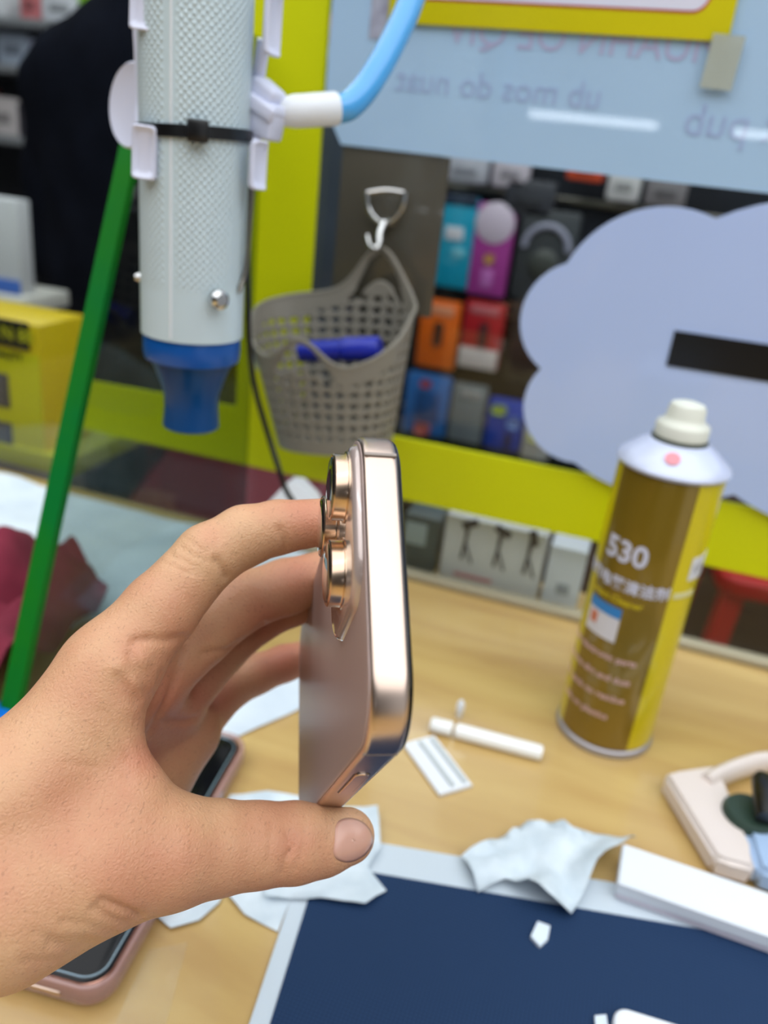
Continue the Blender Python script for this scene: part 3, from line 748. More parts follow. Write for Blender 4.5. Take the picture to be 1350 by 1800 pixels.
obj('handle', flat_tube(hp, [.0042]*len(hp), [.007]*len(hp), 16), K['cream'], jg)
def slab(pix, z0, z1, bev, m, name):
    P = [tb(x, y, 0) for x, y in pix]; bm = bmesh.new(); vs = [bm.verts.new((p.x-j0.x, p.y-j0.y, z0)) for p in P]; f = bm.faces.new(vs)
    ext = bmesh.ops.extrude_face_region(bm, geom=[f]); bmesh.ops.translate(bm, vec=(0, 0, z1-z0), verts=[v for v in ext['geom'] if isinstance(v, bmesh.types.BMVert)])
    bmesh.ops.recalc_face_normals(bm, faces=bm.faces)
    bmesh.ops.bevel(bm, geom=bm.edges[:], offset=bev, segments=3, affect='EDGES')
    return obj(name, bm, m, jg, angle=50)
slab([(1158, 1392), (1178, 1384), (1244, 1374), (1262, 1400), (1290, 1475), (1312, 1520), (1316, 1562), (1262, 1548), (1244, 1538)], .001, .013, .0022, K['cream'], 'jug_side')
slab([(1292, 1478), (1330, 1492), (1400, 1470), (1500, 1480), (1520, 1600), (1420, 1600), (1318, 1566)], .001, .0145, .003, K['bluegrey'], 'jug_body')['label'] = 'pale blue labelled body'
gc = JP(1318, 1432, .014)
obj('round_cap', lathe([(.011, -.012), (.0135, -.010), (.0135, .001), (.012, .003), (.001, .0034)], 40, gc), K['green'], jg)['label'] = 'dark green round cap'
obj('spout', tube([JP(1350, 1440, .022), JP(1345, 1400, .026), JP(1338, 1368, .028), JP(1332, 1362, .028)], [.006, .006, .005, .003], 16), K['black'], jg)

# phone lying lower left, in a clear pink case
pm = Matrix.Translation(Vector((-.1305, .1665, .0005)))@Matrix.Rotation(.115, 4, 'Z')
pl = thing('smartphone', 'black-screened smartphone in clear pink case lying on the counter under the wrist', 'smartphone', pm)
pw, ph_ = .0765, .152
case_m = mat('clear_pink_case', (206, 164, 158), .12, alpha=.55, coat=1)
obj('clear_case', rr_loft(-pw, 0, 0, ph_, .012, [(.003, .0), (.0008, .0012), (0, .003), (0, .0095), (.0006, .0106), (.0018, .0108), (.0026, .0100), (.0028, .0040)], cap1=False), case_m, pl)['label'] = 'clear pinkish soft case'
obj('frame', rr_loft(-pw+.0026, .0026, -.0026, ph_-.0026, .0105, [(.0008, .0016), (0, .0026), (0, .0088), (.0008, .0096)]), mat('copper_frame', (196, 150, 134), .25, metal=1), pl)
obj('screen', rr_loft(-pw+.0034, .0034, -.0034, ph_-.0034, .0098, [(0, .0094), (.0002, .0100), (.0008, .0103)]), K['screen'], pl)['label'] = 'black glass screen'
obj('screen_edge', tube([Vector((x, y, .0104)) for x, y in rrect(-pw+.0052, .0052, -.0052, ph_-.0052, .0082)+[rrect(-pw+.0052, .0052, -.0052, ph_-.0052, .0082)[0]]], .00035, 6, cap=False), mat('pale_edge_line', (150, 172, 186), .2, metal=.6), pl)
for k in range(2):
    obj('case_slot', bevbox((-.024-.017*k, -.0001, .0062), (.013, .0012, .0022), .0005), K['rose'], pl)
# clear film strip beside it
fp = [tb(x, y) for x, y in ((262, 1672), (330, 1660), (290, 1812), (200, 1812))]
tag(obj('clear_film', sheet_geo([(p.x, p.y) for p in fp], .0006, .0015, 31., scale=60, step=.005), mat('clear_plastic_film', (220, 212, 190), .08, alpha=.07, coat=1)), 'strip of clear plastic film beside the phone lying on the counter', 'film')

# maroon cloth at left
mc = [(-.385, .435), (-.35, .432), (-.315, .410), (-.288, .39), (-.281, .36), (-.281, .25), (-.33, .24), (-.42, .30), (-.46, .38), (-.45, .42)]
def lift(p):
    d = math.exp(-(((p.x+.345)/.05)**2+((p.y-.355)/.06)**2)); return .034*d
tag(obj('maroon_cloth', sheet_geo(mc, .009, .022, 41., scale=22, step=.006, thick=.002, lift=lift), K['maroon'], angle=80), 'bunched maroon cloth behind the hand, partly behind the side glass', 'cloth')
tag(obj('bottle_cap', lathe([(.012, 0), (.0135, .002), (.0135, .010), (.012, .012), (.001, .0122)], 32, tb(-14, 1290)+Vector((0, 0, .0))), mat('bright_blue_plastic', (10, 110, 210), .3)), 'small bright blue bottle cap at the left frame edge by the cloth', 'lid')

# ================================================================ BEHIND THE GLASS, ON THE COUNTER
def bx_at(name, label, cat, x0, y0, x1, y1, Y, depth, m, group=None, bev=.002):
    """a standing box whose front face covers the given picture region at distance Y"""
    a = wl((x0+x1)/2, y0, Y); b = wl((x0+x1)/2, y1, Y)
    l = wl(x0, (y0+y1)/2, Y); r = wl(x1, (y0+y1)/2, Y)
    w_, h_ = r.x-l.x, a.z-b.z; cx = (l.x+r.x)/2
    t = thing(name, label, cat, (cx, Y, b.z), group)
    obj('carton' if cat == 'box' else 'pack_body', bevbox((0, depth/2, h_/2), (w_, depth, h_), bev), m, t)
    return t, w_, h_
cartw = mat('white_carton', (206, 208, 212), .5)
t, w_, h_ = bx_at('product_box', 'white retail box with three black tripod pictures behind the glass', 'box', 776, 915, 958, 1030, .566, .028, cartw, bev=.001)
Z0 = t.location.z
t.location.z = .0005; h_ = .071
t.children[0].data.transform(Matrix.Scale(h_/(t.children[0].dimensions.z), 4, (0, 0, 1))) if False else None
for k, xx in enumerate((-.27, .06, .36)):
    x = xx*w_
    g = [tube([(x, -.0006, .052), (x-.0006, -.0006, .036), (x-.002, -.0006, .020)], [.0020, .0012, .0012], 8), bevbox((x+.001, -.0004, .050), (.013, .0012, .006), .0004, R=Matrix.Rotation(-.5+.9*k, 4, 'Y')),
         tube([(x-.0006, -.0006, .034), (x+.006, -.0006, .018)], .0009, 6)]
    obj('tripod_picture', g, mat('print_black', (48, 50, 60), .5), t)
obj('red_text_line', bevbox((-.012, -.0003, .006), (.030, .0008, .003)), mat('faded_red_print', (186, 120, 124), .5), t)
t, w_, h_ = bx_at('product_box', 'dark green-grey retail box behind the glass beside the held phone', 'box', 708, 888, 772, 985, .566, .028, mat('dark_green_carton', (58, 74, 78), .5), bev=.001)
t.location.z = .0005
obj('pale_picture', bevbox((-.004, -.0004, h_*.68), (w_*.6, .0008, h_*.4), .0002), mat('pale_teal_print', (148, 164, 170), .5), t)
t, w_, h_ = bx_at('product_box', 'white retail box with faint grey picture left of the spray can', 'box', 962, 940, 1030, 1045, .566, .028, mat('bluish_white_carton', (214, 220, 232), .5), bev=.001)
t.location.z = .0005
obj('grey_picture', bevbox((.001, -.0004, h_*.3), (w_*.35, .0008, h_*.18), .0002), mat('grey_print_b', (150, 156, 166), .5), t)

# ================================================================ FURTHER BEHIND: RACK, PACKS, STOOL, PERSON, SHELF
RY = 1.55
bb = wl(1000, 500, RY+.07)
rk = thing('display_rack', 'dark rack panel full of hanging packs across the shop', 'rack', (0, RY+.09, -.75))
obj('rack_panel', bevbox((.35, 0, .85), (2.3, .02, 1.55), .004), K['dark'], rk)
for k in range(4): obj('hook_rail', bevbox((.35, -.014, .35+.22*k), (2.3, .01, .012), .002), K['steel'], rk)
def pack(label, cx, cy, w_, h_, Y, m, group=None, depth=.025, name='hanging_pack', cat='product pack'):
    return bx_at(name, label, cat, cx-w_/2, cy-h_/2, cx+w_/2, cy+h_/2, Y, depth, m, group, bev=.006)
def pic(t, x, z, w_, h_, m, name='printed_picture', r=.0):
    obj(name, bevbox((x, -.0008, z), (w_, .002, h_), min(w_, h_)*.3*(1 if r else 0)+.0005), m, t)
def M_(n, c, r=.4): return MATS.get(n) or mat(n, c, r)
pw_ = M_('pale_print', (216, 216, 224))
t, a, b = pack('teal hanging accessory pack, top left of the colourful packs', 797, 425, 70, 165, RY, M_('teal_pack', (0, 156, 190)))
pic(t, .0, b*.60, a*.45, b*.14, pw_); pic(t, a*.18, b*.40, a*.3, b*.10, M_('light_teal_print', (120, 196, 214)))
obj('header_card', bevbox((0, .004, b*.95), (a*.94, .012, b*.12), .004), M_('dark_blue_header', (20, 40, 66)), t)
t, a, b = pack('magenta hanging accessory pack with rounded white top', 863, 440, 70, 165, RY, M_('magenta_pack', (168, 60, 150)))
obj('white_top', lathe([(a*.49, -.001), (a*.49, .024), (a*.44, .026), (.001, .026)], 40, (0, .0235, b*.80), axis=(0, -1, 0)), M_('white_top_plastic', (214, 200, 218)), t)
pic(t, 0, b*.42, a*.24, b*.11, M_('gold_print', (206, 160, 90)), r=1); pic(t, .0, b*.20, a*.3, b*.2, M_('light_magenta_print', (190, 110, 186)))
t, a, b = pack('orange hanging pack with dark gadget picture under the teal pack', 769, 588, 70, 122, RY, M_('orange_pack', (232, 104, 8)))
pic(t, .002, b*.52, a*.22, b*.34, M_('dark_print', (84, 52, 34)), r=1); pic(t, 0, b*.86, a*.7, b*.14, M_('pale_orange_print', (230, 150, 110)))
t, a, b = pack('red and white hanging pack beside the orange pack', 846, 590, 72, 120, RY, M_('crimson_pack', (176, 22, 34)))
pic(t, 0, b*.16, a*.96, b*.30, M_('cream_print', (208, 198, 196))); pic(t, .004, b*.52, a*.2, b*.38, M_('dark_red_print', (84, 40, 46)), r=1); pic(t, 0, b*.88, a*.7, b*.12, M_('pale_red_print', (200, 110, 116)))
t, a, b = pack('mid blue hanging pack with two red spots, bottom left of the rack', 748, 712, 78, 108, RY, M_('blue_pack', (44, 108, 180)))
pic(t, .004, b*.48, a*.55, b*.5, M_('deep_blue_print', (20, 74, 134))); pic(t, -.004, b*.86, a*.25, b*.12, M_('red_spot', (170, 70, 90)), r=1); pic(t, 0, b*.12, a*.36, b*.18, M_('red_spot2', (180, 84, 90)), r=1)
t, a, b = pack('grey clear blister pack between the two blue packs', 820, 728, 62, 104, RY, M_('grey_blister', (116, 124, 128), .2))
pic(t, .004, b*.85, a*.6, b*.14, M_('light_grey_print', (160, 160, 160)))
t, a, b = pack('royal blue hanging pack with yellow badge by the cloud', 886, 748, 66, 90, RY, M_('royal_pack', (20, 64, 172)))
pic(t, -.014, b*.80, a*.4, b*.18, M_('lime_print', (170, 190, 70)), r=1); pic(t, .018, b*.6, a*.35, b*.24, M_('pale_blue_print', (110, 140, 200)), r=1); pic(t, .012, b*.22, a*.22, b*.3, M_('navy_print', (14, 30, 90)))
t, a, b = pack('small pale pack with yellow mark beneath the cloud', 942, 782, 52, 58, RY, M_('pale_pack', (178, 176, 170)))
pic(t, -.006, b*.75, a*.4, b*.3, M_('lemon_print', (200, 200, 110)), r=1)
for lab, cx, cy, w_, h_, c in (('pale grey pack half hidden under the pale blue sheet, above the teal pack', 818, 296, 80, 50, (186, 188, 200)),
                              ('whitish pink pack under the sheet, above the magenta pack', 898, 300, 66, 62, (204, 196, 208)),
                              ('orange-red pack just under the sheet edge', 1030, 296, 66, 46, (220, 84, 50)),
                              ('white pack between sheet and cloud', 1098, 322, 60, 66, (206, 206, 208)),
                              ('grey pack right of the white pack above the cloud', 1172, 335, 74, 60, (126, 122, 126)),
                              ('white pack behind the basket handle', 660, 466, 62, 70, (196, 200, 202)),
                              ('white pack between basket and teal pack', 722, 482, 44, 96, (190, 196, 200)),
                              ('dark brown pack left of the cloud', 932, 600, 74, 150, (44, 38, 36)),
                              ('black pack with grey front above the royal blue pack', 930, 350, 90, 70, (54, 56, 64))):
    t, a, b = pack(lab, cx, cy, w_, h_, RY-.012 if 'basket' in lab else RY, M_('pk_%d_%d' % (cx, cy), c))
    pic(t, 0, b*.4, a*.5, b*.25, M_('pkp_%d_%d' % (cx, cy), tuple(int(x*.72) for x in c)))
t, a, b = pack('dark round headset pack with pale arc beside the magenta pack', 958, 450, 104, 165, RY, M_('charcoal_pack', (58, 62, 66)))
arc = [Vector((.040*math.cos(q), -.003, b*.58+.040*math.sin(q))) for q in [PI*k/16 for k in range(17)]]
obj('headset_arc', tube(arc, .006, 10), M_('pale_lilac_band', (150, 152, 172)), t)
obj('round_cushion', lathe([(.026, 0), (.026, .006), (.02, .010), (.001, .010)], 30, (0, 0, b*.42), axis=(0, -1, 0)), M_('dark_green_grey', (66, 70, 66)), t)

# dark post and hanging bits seen between post and sheet
pst = wl(578, 300, 1.2)
tag(obj('door_post', bevbox((pst.x-.02, 1.23, .2), (.12, .05, 1.9), .004), mat('dark_blue_post', (40, 50, 62), .5, rgb2=(54, 64, 78), noise_scale=6)), 'dark blue-grey post behind the glass beside the yellow strip', 'post')
t, a, b = bx_at('hanging_pack', 'pink pack on the dark post near the top', 'product pack', 562, 22, 590, 78, 1.19, .02, M_('pink_pack', (226, 130, 160)))
pic(t, 0, b*.5, a*.5, b*.4, M_('pink_print', (236, 176, 196)))
t, a, b = bx_at('hanging_pack', 'small pale pack below the pink pack on the dark post', 'product pack', 565, 82, 588, 104, 1.19, .02, M_('pale_pack2', (206, 206, 224)))

# maroon and red stools
def stool(label, x0, y0, Y, m, s=1.0, rz=0.2):
    p = wl(x0, y0, Y)
    t = thing('plastic_stool', label, 'stool', Matrix.Translation(Vector((p.x, p.y, p.z)))@Matrix.Rotation(rz, 4, 'Z'))
    obj('seat', rr_loft(-.15*s, -.15*s, .15*s, .15*s, .03, [(.0, -.026), (-.002, -.012), (0, -.004), (.006, 0), (.02, .0)]), m, t)
    for sx in (-1, 1):
        for sy in (-1, 1):
            a = Vector((sx*.125*s, sy*.125*s, -.02)); b = Vector((sx*.150*s, sy*.155*s, -.44))
            obj('leg', tube([a, b], [.020, .018], 4), m, t)
    return t
b0 = wl(1215, 985, .80)
s1 = stool('bright red plastic stool behind the counter right of the can', 1430, 972, 1.25, K['red'], 1.0, .08)
s2 = stool('maroon plastic stool far behind the side glass', 452, 850, .95, K['maroon2'], 1.0, .3)
tag(obj('storage_crate', bevbox((.40, 1.51, -.32), (.9, .08, .50), .01), K['brown']), 'dull brown carton low behind the counter next to the red stool', 'crate')

# person seen from behind
def surface_nets(fn, lo, hi, h):
    xs = [np.arange(lo[i], hi[i]+h, h) for i in range(3)]
    X, Y, Z = np.meshgrid(*xs, indexing='ij')
    P = np.stack([X, Y, Z], -1).astype(np.float32)
    D = fn(P).astype(np.float32)
    s = D < 0; nx, ny, nz = D.shape
    acc = np.zeros((nx-1, ny-1, nz-1, 3), np.float32); cnt = np.zeros((nx-1, ny-1, nz-1), np.float32)
    corners = [(i, j, k) for i in (0, 1) for j in (0, 1) for k in (0, 1)]
    def cor(A, c): return A[c[0]:nx-1+c[0], c[1]:ny-1+c[1], c[2]:nz-1+c[2]]
    for a in corners:
        for ax in range(3):
            if a[ax] == 0:
                b = list(a); b[ax] = 1; b = tuple(b)
                da, db = cor(D, a), cor(D, b); cr = (da < 0) != (db < 0)
                t = np.where(cr, da/np.where(cr, da-db, 1), 0)
                p = np.zeros(acc.shape, np.float32)
                for q in range(3): p[..., q] = a[q]
                p[..., ax] = t
                acc += p*cr[..., None]; cnt += cr
    act = cnt > 0; idx = -np.ones(act.shape, np.int64); idx[act] = np.arange(act.sum())
    base = np.stack(np.nonzero(act), -1)
    V = (base+acc[act]/cnt[act][:, None])*h+np.array([x[0] for x in xs])
    quads = []
    for ax in range(3):
        o1, o2 = (ax+1) % 3, (ax+2) % 3
        sl_a = [slice(None)]*3; sl_b = [slice(None)]*3
        sl_a[ax] = slice(0, -1); sl_b[ax] = slice(1, None)
        for o in (o1, o2): sl_a[o] = slice(1, -1); sl_b[o] = slice(1, -1)
        sa, sb = s[tuple(sl_a)], s[tuple(sl_b)]
        cr = np.nonzero(sa != sb)
        c = [None]*3
        c[ax] = cr[ax]; c[o1] = cr[o1]+1; c[o2] = cr[o2]+1
        def g(d1, d2):
            q = [None]*3; q[ax] = c[ax]; q[o1] = c[o1]+d1; q[o2] = c[o2]+d2
            return idx[q[0], q[1], q[2]]
        Q = np.stack([g(-1, -1), g(0, -1), g(0, 0), g(-1, 0)], -1)
        fl = ~sa[cr]
        Q[fl] = Q[fl][:, ::-1]
        quads.append(Q)
    Q = np.concatenate(quads)
    Q = Q[(Q >= 0).all(1)]
    return V, Q
def rcone(P, a, b, ra, rb):
    a = np.array(a, np.float32); b = np.array(b, np.float32); ab = b-a; L2 = float(ab@ab)
    t = np.clip(((P-a)@ab)/L2, 0, 1)
    return np.linalg.norm(P-(a+t[..., None]*ab), axis=-1)-(ra+(rb-ra)*t)
def tri(P, a, b, c, r):
    a, b, c = [np.array(v, np.float32) for v in (a, b, c)]
    v0, v1 = b-a, c-a; n = np.cross(v0, v1); n = n/np.linalg.norm(n)
    w_ = P-a; dn = w_@n; q = w_-dn[..., None]*n
    d00, d01, d11 = v0@v0, v0@v1, v1@v1; d20, d21 = q@v0, q@v1; den = d00*d11-d01*d01
    v = (d11*d20-d01*d21)/den; w2 = (d00*d21-d01*d20)/den
    ins = (v >= 0) & (w2 >= 0) & (v+w2 <= 1)
    e = np.minimum(np.minimum(rcone(P, a, b, 0, 0), rcone(P, b, c, 0, 0)), rcone(P, c, a, 0, 0))
    return np.where(ins, np.abs(dn), e)-r
def smin(a, b, k):
    h = np.clip(.5+.5*(b-a)/k, 0, 1); return b*(1-h)+a*h-k*h*(1-h)
def net_obj(name, fn, lo, hi, h, m, parent=None, M=None, iters=2):
    V, Q = surface_nets(fn, lo, hi, h)
    me = bpy.data.meshes.new(name); me.from_pydata(V.tolist(), [], Q.tolist()); me.update()
    bm = bmesh.new(); bm.from_mesh(me)
    for _ in range(iters): bmesh.ops.smooth_vert(bm, verts=bm.verts, factor=.5, use_axis_x=True, use_axis_y=True, use_axis_z=True)
    bmesh.ops.recalc_face_normals(bm, faces=bm.faces); bm.to_mesh(me); bm.free()
    if M is not None: me.transform(M)
    me.materials.append(m); me.shade_smooth()
    o = bpy.data.objects.new(name, me); COL.objects.link(o)
    if parent: o.parent = parent
    return o
PX, PY = -.875, 1.36
def jacket(P):
    d = rcone(P*np.array([1, 1.45, 1], np.float32), (PX, PY*1.45, -.02), (PX+.01, PY*1.45, .30), .215, .215)
    d = smin(d, rcone(P, (PX-.14, PY, .36), (PX+.16, PY, .37), .085, .085), .08)
    d = smin(d, rcone(P, (PX+.01, PY, .40), (PX+.02, PY-.01, .52), .085, .07), .07)
    for s in (-1, 1):
        d = smin(d, rcone(P, (PX+s*.19, PY, .35), (PX+s*.235, PY+.02, .07), .070, .058), .03)
        d = smin(d, rcone(P, (PX+s*.235, PY+.02, .07), (PX+s*.19, PY-.10+.25, -.12), .056, .045), .03)
    d = np.maximum(d, -.10-P[..., 2])
    f = .006*np.sin(P[..., 2]*38+P[..., 0]*22)*np.sin(P[..., 0]*30+1)
    return d+f
def legs(P):
    d = rcone(P, (PX, PY, -.10), (PX, PY, -.14), .155, .15)
    for s in (-1, 1):
        d = smin(d, rcone(P, (PX+s*.085, PY, -.14), (PX+s*.10, PY+.01, -.46), .098, .066), .05)
        d = smin(d, rcone(P, (PX+s*.10, PY+.01, -.46), (PX+s*.10, PY+.03, -.74), .066, .05), .02)
    return d
def head(P):
    d = rcone(P, (PX+.02, PY, .50), (PX+.02, PY+.01, .58), .055, .06)
    d = smin(d, rcone(P, (PX+.02, PY+.02, .64), (PX+.02, PY+.03, .72), .078, .092), .03)
    for s in (-1, 1): d = smin(d, rcone(P, (PX+.02+s*.088, PY+.02, .65), (PX+.02+s*.092, PY+.015, .69), .010, .012), .01)
    return d
def whole(P): return np.minimum(np.minimum(legs(P), head(P)), jacket(P)+.02)
pr = net_obj('person', whole, (PX-.35, PY-.25, -.76), (PX+.35, PY+.28, .84), .02, K['jeans'])
tag(pr, 'person seen from behind in a black jacket and grey jeans, beyond the glass', 'person')
jk = net_obj('jacket', jacket, (PX-.35, PY-.27, -.14), (PX+.35, PY+.30, .62), .014, K['jacket'], pr); jk['label'] = 'black zip jacket'
K['hair'] = mat('black_hair', (16, 14, 14), .6)
hr = net_obj('hair', lambda P: smin(rcone(P, (PX+.02, PY+.01, .66), (PX+.02, PY+.02, .74), .088, .098), rcone(P, (PX+.02, PY-.02, .60), (PX+.02, PY-.01, .66), .06, .08), .02), (PX-.12, PY-.15, .5), (PX+.16, PY+.16, .86), .014, K['hair'], pr)

# yellow box / poster at the left
fx = wl(75, 700, .62)
yb = thing('yellow_carton', 'yellow printed carton with black headed lettering at the left edge', 'carton', (fx.x, .62, 0))
zt_, zb_ = wl(20, 562, .62).z, wl(20, 806, .62).z
hh = zt_-zb_
obj('carton', bevbox((-.14, .035, zb_+hh/2-.001), (.28, .07, hh), .001), mat('carton_yellow', (206, 178, 6), .4), yb)
obj('front_print', bevbox((-.14, -.0004, zb_+hh*.40), (.278, .001, hh*.78)), mat('carton_front_yellow', (196, 190, 8), .4), yb)
obj('header_band', bevbox((-.145, -.0012, zt_-.013), (.27, .002, .026), .0004), K['black'], yb)
def ytext(s, size, x, z, m, name, b=.0):
    obj(name, text_geo(s, size, Matrix.Translation(Vector((x, -.0026, z)))@Matrix.Rotation(PI/2, 4, 'X'), depth=.0002, align='RIGHT', bold=b), m, yb, smooth=False)
ytext('N 88', .0175, -.004, zt_-.013, mat('header_letters', (200, 196, 30), .4), 'header_letters')
ytext('BEST QUALITY', .010, -.018, zt_-.034, K['black'], 'small_line', .0002)
for zz, ss in ((zb_+hh*.50, 'ORIGINAL'), (zb_+hh*.15, 'SERVICE')):
    obj('dark_text_block', bevbox((-.10, -.0012, zz), (.125, .002, hh*.24), .0004), mat('block_grey', (62, 62, 70), .5), yb)
    for k in range(3): ytext(ss, .009, -.045, zz+(k-1)*hh*.07, mat('block_text', (128, 128, 138), .5), 'block_text')
# olive ledge below the carton
tag(obj('yellow_tray', bevbox((fx.x-.14, .70, zb_/2-.002), (.34, .17, zb_-.004), .002), mat('olive_yellow_plastic', (168, 166, 2), .45)), 'olive yellow tray under the yellow carton', 'tray')
# white box with blue stripe, further back
t, a, b = bx_at('white_carton', 'white carton with blue stripe behind the person\'s elbow at the left edge', 'box', -76, 345, 32, 520, 1.02, .03, cartw)
pic(t, 0, b*.14, a*.995, b*.14, M_('stripe_blue', (70, 110, 196)), 'blue_stripe')
tag(obj('display_ledge', bevbox((wl(0, 540, 1.0).x-.085, 1.06, wl(0, 535, 1.0).z), (.24, .11, .026), .004), mat('ledge_cream', (206, 204, 196), .5)), 'cream display ledge carrying the white carton', 'shelf')
# shelving at the far left with products
SY = 2.2
sb = thing('shelf_unit', 'grey metal shelving with stocked goods far left behind the jacket', 'shelving', (wl(60, 60, SY).x, SY+.2, -.75))
sx = sb.location.x
obj('back_board', bevbox((-.2, .12, 1.1), (1.5, .02, 2.2)), mat('shelf_back', (38, 38, 44), .7), sb)
BZ = {}
for y_ in (48, 128, 250, 440, 640):
    z = wl(60, y_, SY+.05).z+.75; BZ[y_] = z-.75+.011
    obj('shelf_board', bevbox((-.2, -.08, z), (1.5, .34, .022), .003), MATS.get('shelf_grey') or mat('shelf_grey', (150, 152, 156), .4, metal=.3), sb)
goods = [(-30, 18, 70, 50, (214, 216, 220), 'white goods box on the top shelf, left edge'), (52, 12, 34, 58, (206, 120, 124), 'reddish pack on the top shelf beside the white boxes'), (104, 12, 62, 56, (218, 220, 228), 'white goods box on the top shelf near the shoulder'), (150, 6, 22, 60, (140, 206, 30), 'lime green pack on the top shelf beside the shoulder'),
         (22, 92, 52, 60, (168, 178, 196), 'pale blue pack hanging under the top shelf'), (72, 96, 44, 50, (176, 180, 204), 'lavender pack beside the pale blue pack'), (4, 210, 54, 66, (206, 196, 196), 'whitish pack on the second shelf at the edge'), (52, 170, 46, 60, (70, 66, 74), 'dark pack beside the jacket shoulder'), (-60, 200, 60, 80, (150, 60, 60), 'dull red pack at the outer end of the second shelf')]
for cx, cy, w_, h_, c, lab in goods:
    t, a, b = bx_at('shelf_pack', lab, 'product pack', cx-w_/2, cy-h_/2, cx+w_/2, cy+h_/2, SY, .08, M_('gd_%d_%d' % (cx, cy), c))
    t.location.z = BZ[48 if cy < 60 else 128 if cy < 120 else 250]+.001
    pic(t, 0, b*.45, a*.55, b*.3, M_('gdp_%d_%d' % (cx, cy), tuple(int(x*.7) for x in c)))

# ================================================================ THE HELD PHONE
PR = np.array([[.0428, -.1824, .9823], [.8930, .4478, .0443], [-.4479, .8753, .1820]])
PT = np.array([-.0050, -.0220, .1809])
Wp = M3@PR; Tp = M3@PT+np.array([0, 0, H])
PM = Matrix([[*Wp[0], Tp[0]], [*Wp[1], Tp[1]], [*Wp[2], Tp[2]], [0, 0, 0, 1]])
W_, L_, T_ = .0715, .1496, .0078
sp_ = thing('smartphone', 'rose gold smartphone with three camera lenses held edge-on in the hand', 'smartphone', PM)
rc = .0138
obj('frame', rr_loft(0, 0, W_, L_, rc, [(.0014, .00005), (.0008, .0001), (.00035, .0004), (.00008, .0009), (0, .0015), (0, T_-.0015), (.00008, T_-.0009), (.0004, T_-.0003), (.0010, T_)], n=24), K['rose'], sp_)
obj('back_glass', rr_loft(0, 0, W_, L_, rc, [(.0010, .0004), (.0010, -.00012), (.0013, -.0003), (.0020, -.0004)], n=24), K['back'], sp_)['label'] = 'matte pinkish back glass'
obj('screen', rr_loft(0, 0, W_, L_, rc, [(.0007, T_-.0006), (.0006, T_+.0001), (.0009, T_+.0005), (.0016, T_+.0008)], n=24), K['screen'], sp_)['label'] = 'black screen glass'
pk = [(0, -.0003), (.0002, -.0008), (.0006, -.0014), (.0012, -.0019), (.0020, -.0021)]
obj('camera_plateau', rr_loft(.0022, .0022, .0420, .0425, .0105, pk, n=16), K['plateau'], sp_)['label'] = 'raised glossy camera plateau'
for (u, v) in ((.0122, .0125), (.0297, .0215), (.0126, .0325)):
    r = .0077; zt2 = -.0021
    def lp(prof): return lathe([(a, b) for a, b in prof], 56, (u, v, 0))
    ln = obj('camera_lens', lp([(r+.0006, zt2+.0002), (r+.0006, zt2-.0003), (r+.0001, zt2-.0004), (r, zt2-.0007), (r, zt2-.0031), (r-.0003, zt2-.0034), (r-.0006, zt2-.0034), (r-.0008, zt2-.0031)]), K['rose_ring'], sp_)
    ln['label'] = 'gold-ringed camera lens'
    obj('lens_glass', lp([(r-.0008, zt2-.0028), (r-.0008, zt2-.0034), (r-.0012, zt2-.0037), (r*.5, zt2-.0038), (.0003, zt2-.00385)]), K['lens'], ln)
# antenna lines (thin inlays round the frame section)
def inlay(u0, u1, v0, v1): return rr_loft(u0, v0, u1, v1, .0001, [(0, .0004), (-.00004, .0012), (-.00004, T_-.0012), (0, T_-.0004)], n=2)
obj('antenna_line', inlay(.0100, .0107, -.00005, .001), K['antenna'], sp_)
obj('antenna_line', inlay(W_-.001, W_+.00005, .0140, .0147), K['antenna'], sp_)
obj('antenna_line', inlay(W_-.001, W_+.00005, L_-.0147, L_-.0140), K['antenna'], sp_)
# side button on the lower long side
bt = Matrix.Translation(Vector((W_-.0003, .051, T_/2)))@Matrix.Rotation(PI/2, 4, 'Y')
obj('side_button', rr_loft(-.0016, -.0150, .0016, .0150, .0015, [(0, 0), (0, .0006), (.0002, .0008)], n=8), K['rose'], sp_, M=bt)
obj('button_gap', rr_loft(-.0020, -.0154, .0020, .0154, .0019, [(0, 0), (0, .00034)], n=8), K['black'], sp_, M=bt)

# ================================================================ THE HAND
def cv(x, y, Z): return np.array([(x-675)/F*Z, (y-900)/F*Z, Z], np.float32)
def RP(rp, Z): return rp*Z/F
def seg(P, a, b):
    return rcone(P, cv(*a[:3]), cv(*b[:3]), RP(a[3], a[2]), RP(b[3], b[2]))
IDX = [(192, 1178, .218, 80), (282, 1072, .224, 66), (366, 978, .229, 57), (430, 942, .233, 53), (488, 927, .236, 47), (598, 914, .238, 40)]
MID = [(258, 1195, .242, 68), (352, 1112, .252, 58), (430, 1056, .260, 52), (502, 1032, .269, 49), (590, 1004, .276, 42)]
RNG = [(300, 1235, .262, 58), (385, 1140, .276, 48), (450, 1088, .283, 43), (515, 1058, .285, 41), (585, 1030, .284, 38)]
PKY = [(330, 1278, .282, 50), (400, 1212, .300, 37), (450, 1185, .308, 35), (500, 1166, .315, 32), (560, 1148, .321, 28)]
THB = [(60, 1545, .205, 128), (180, 1515, .208, 112), (300, 1496, .214, 98), (380, 1490, .219, 80), (450, 1485, .223, 72), (520, 1481, .227, 68), (566, 1479, .230, 58), (610, 1470, .233, 49)]
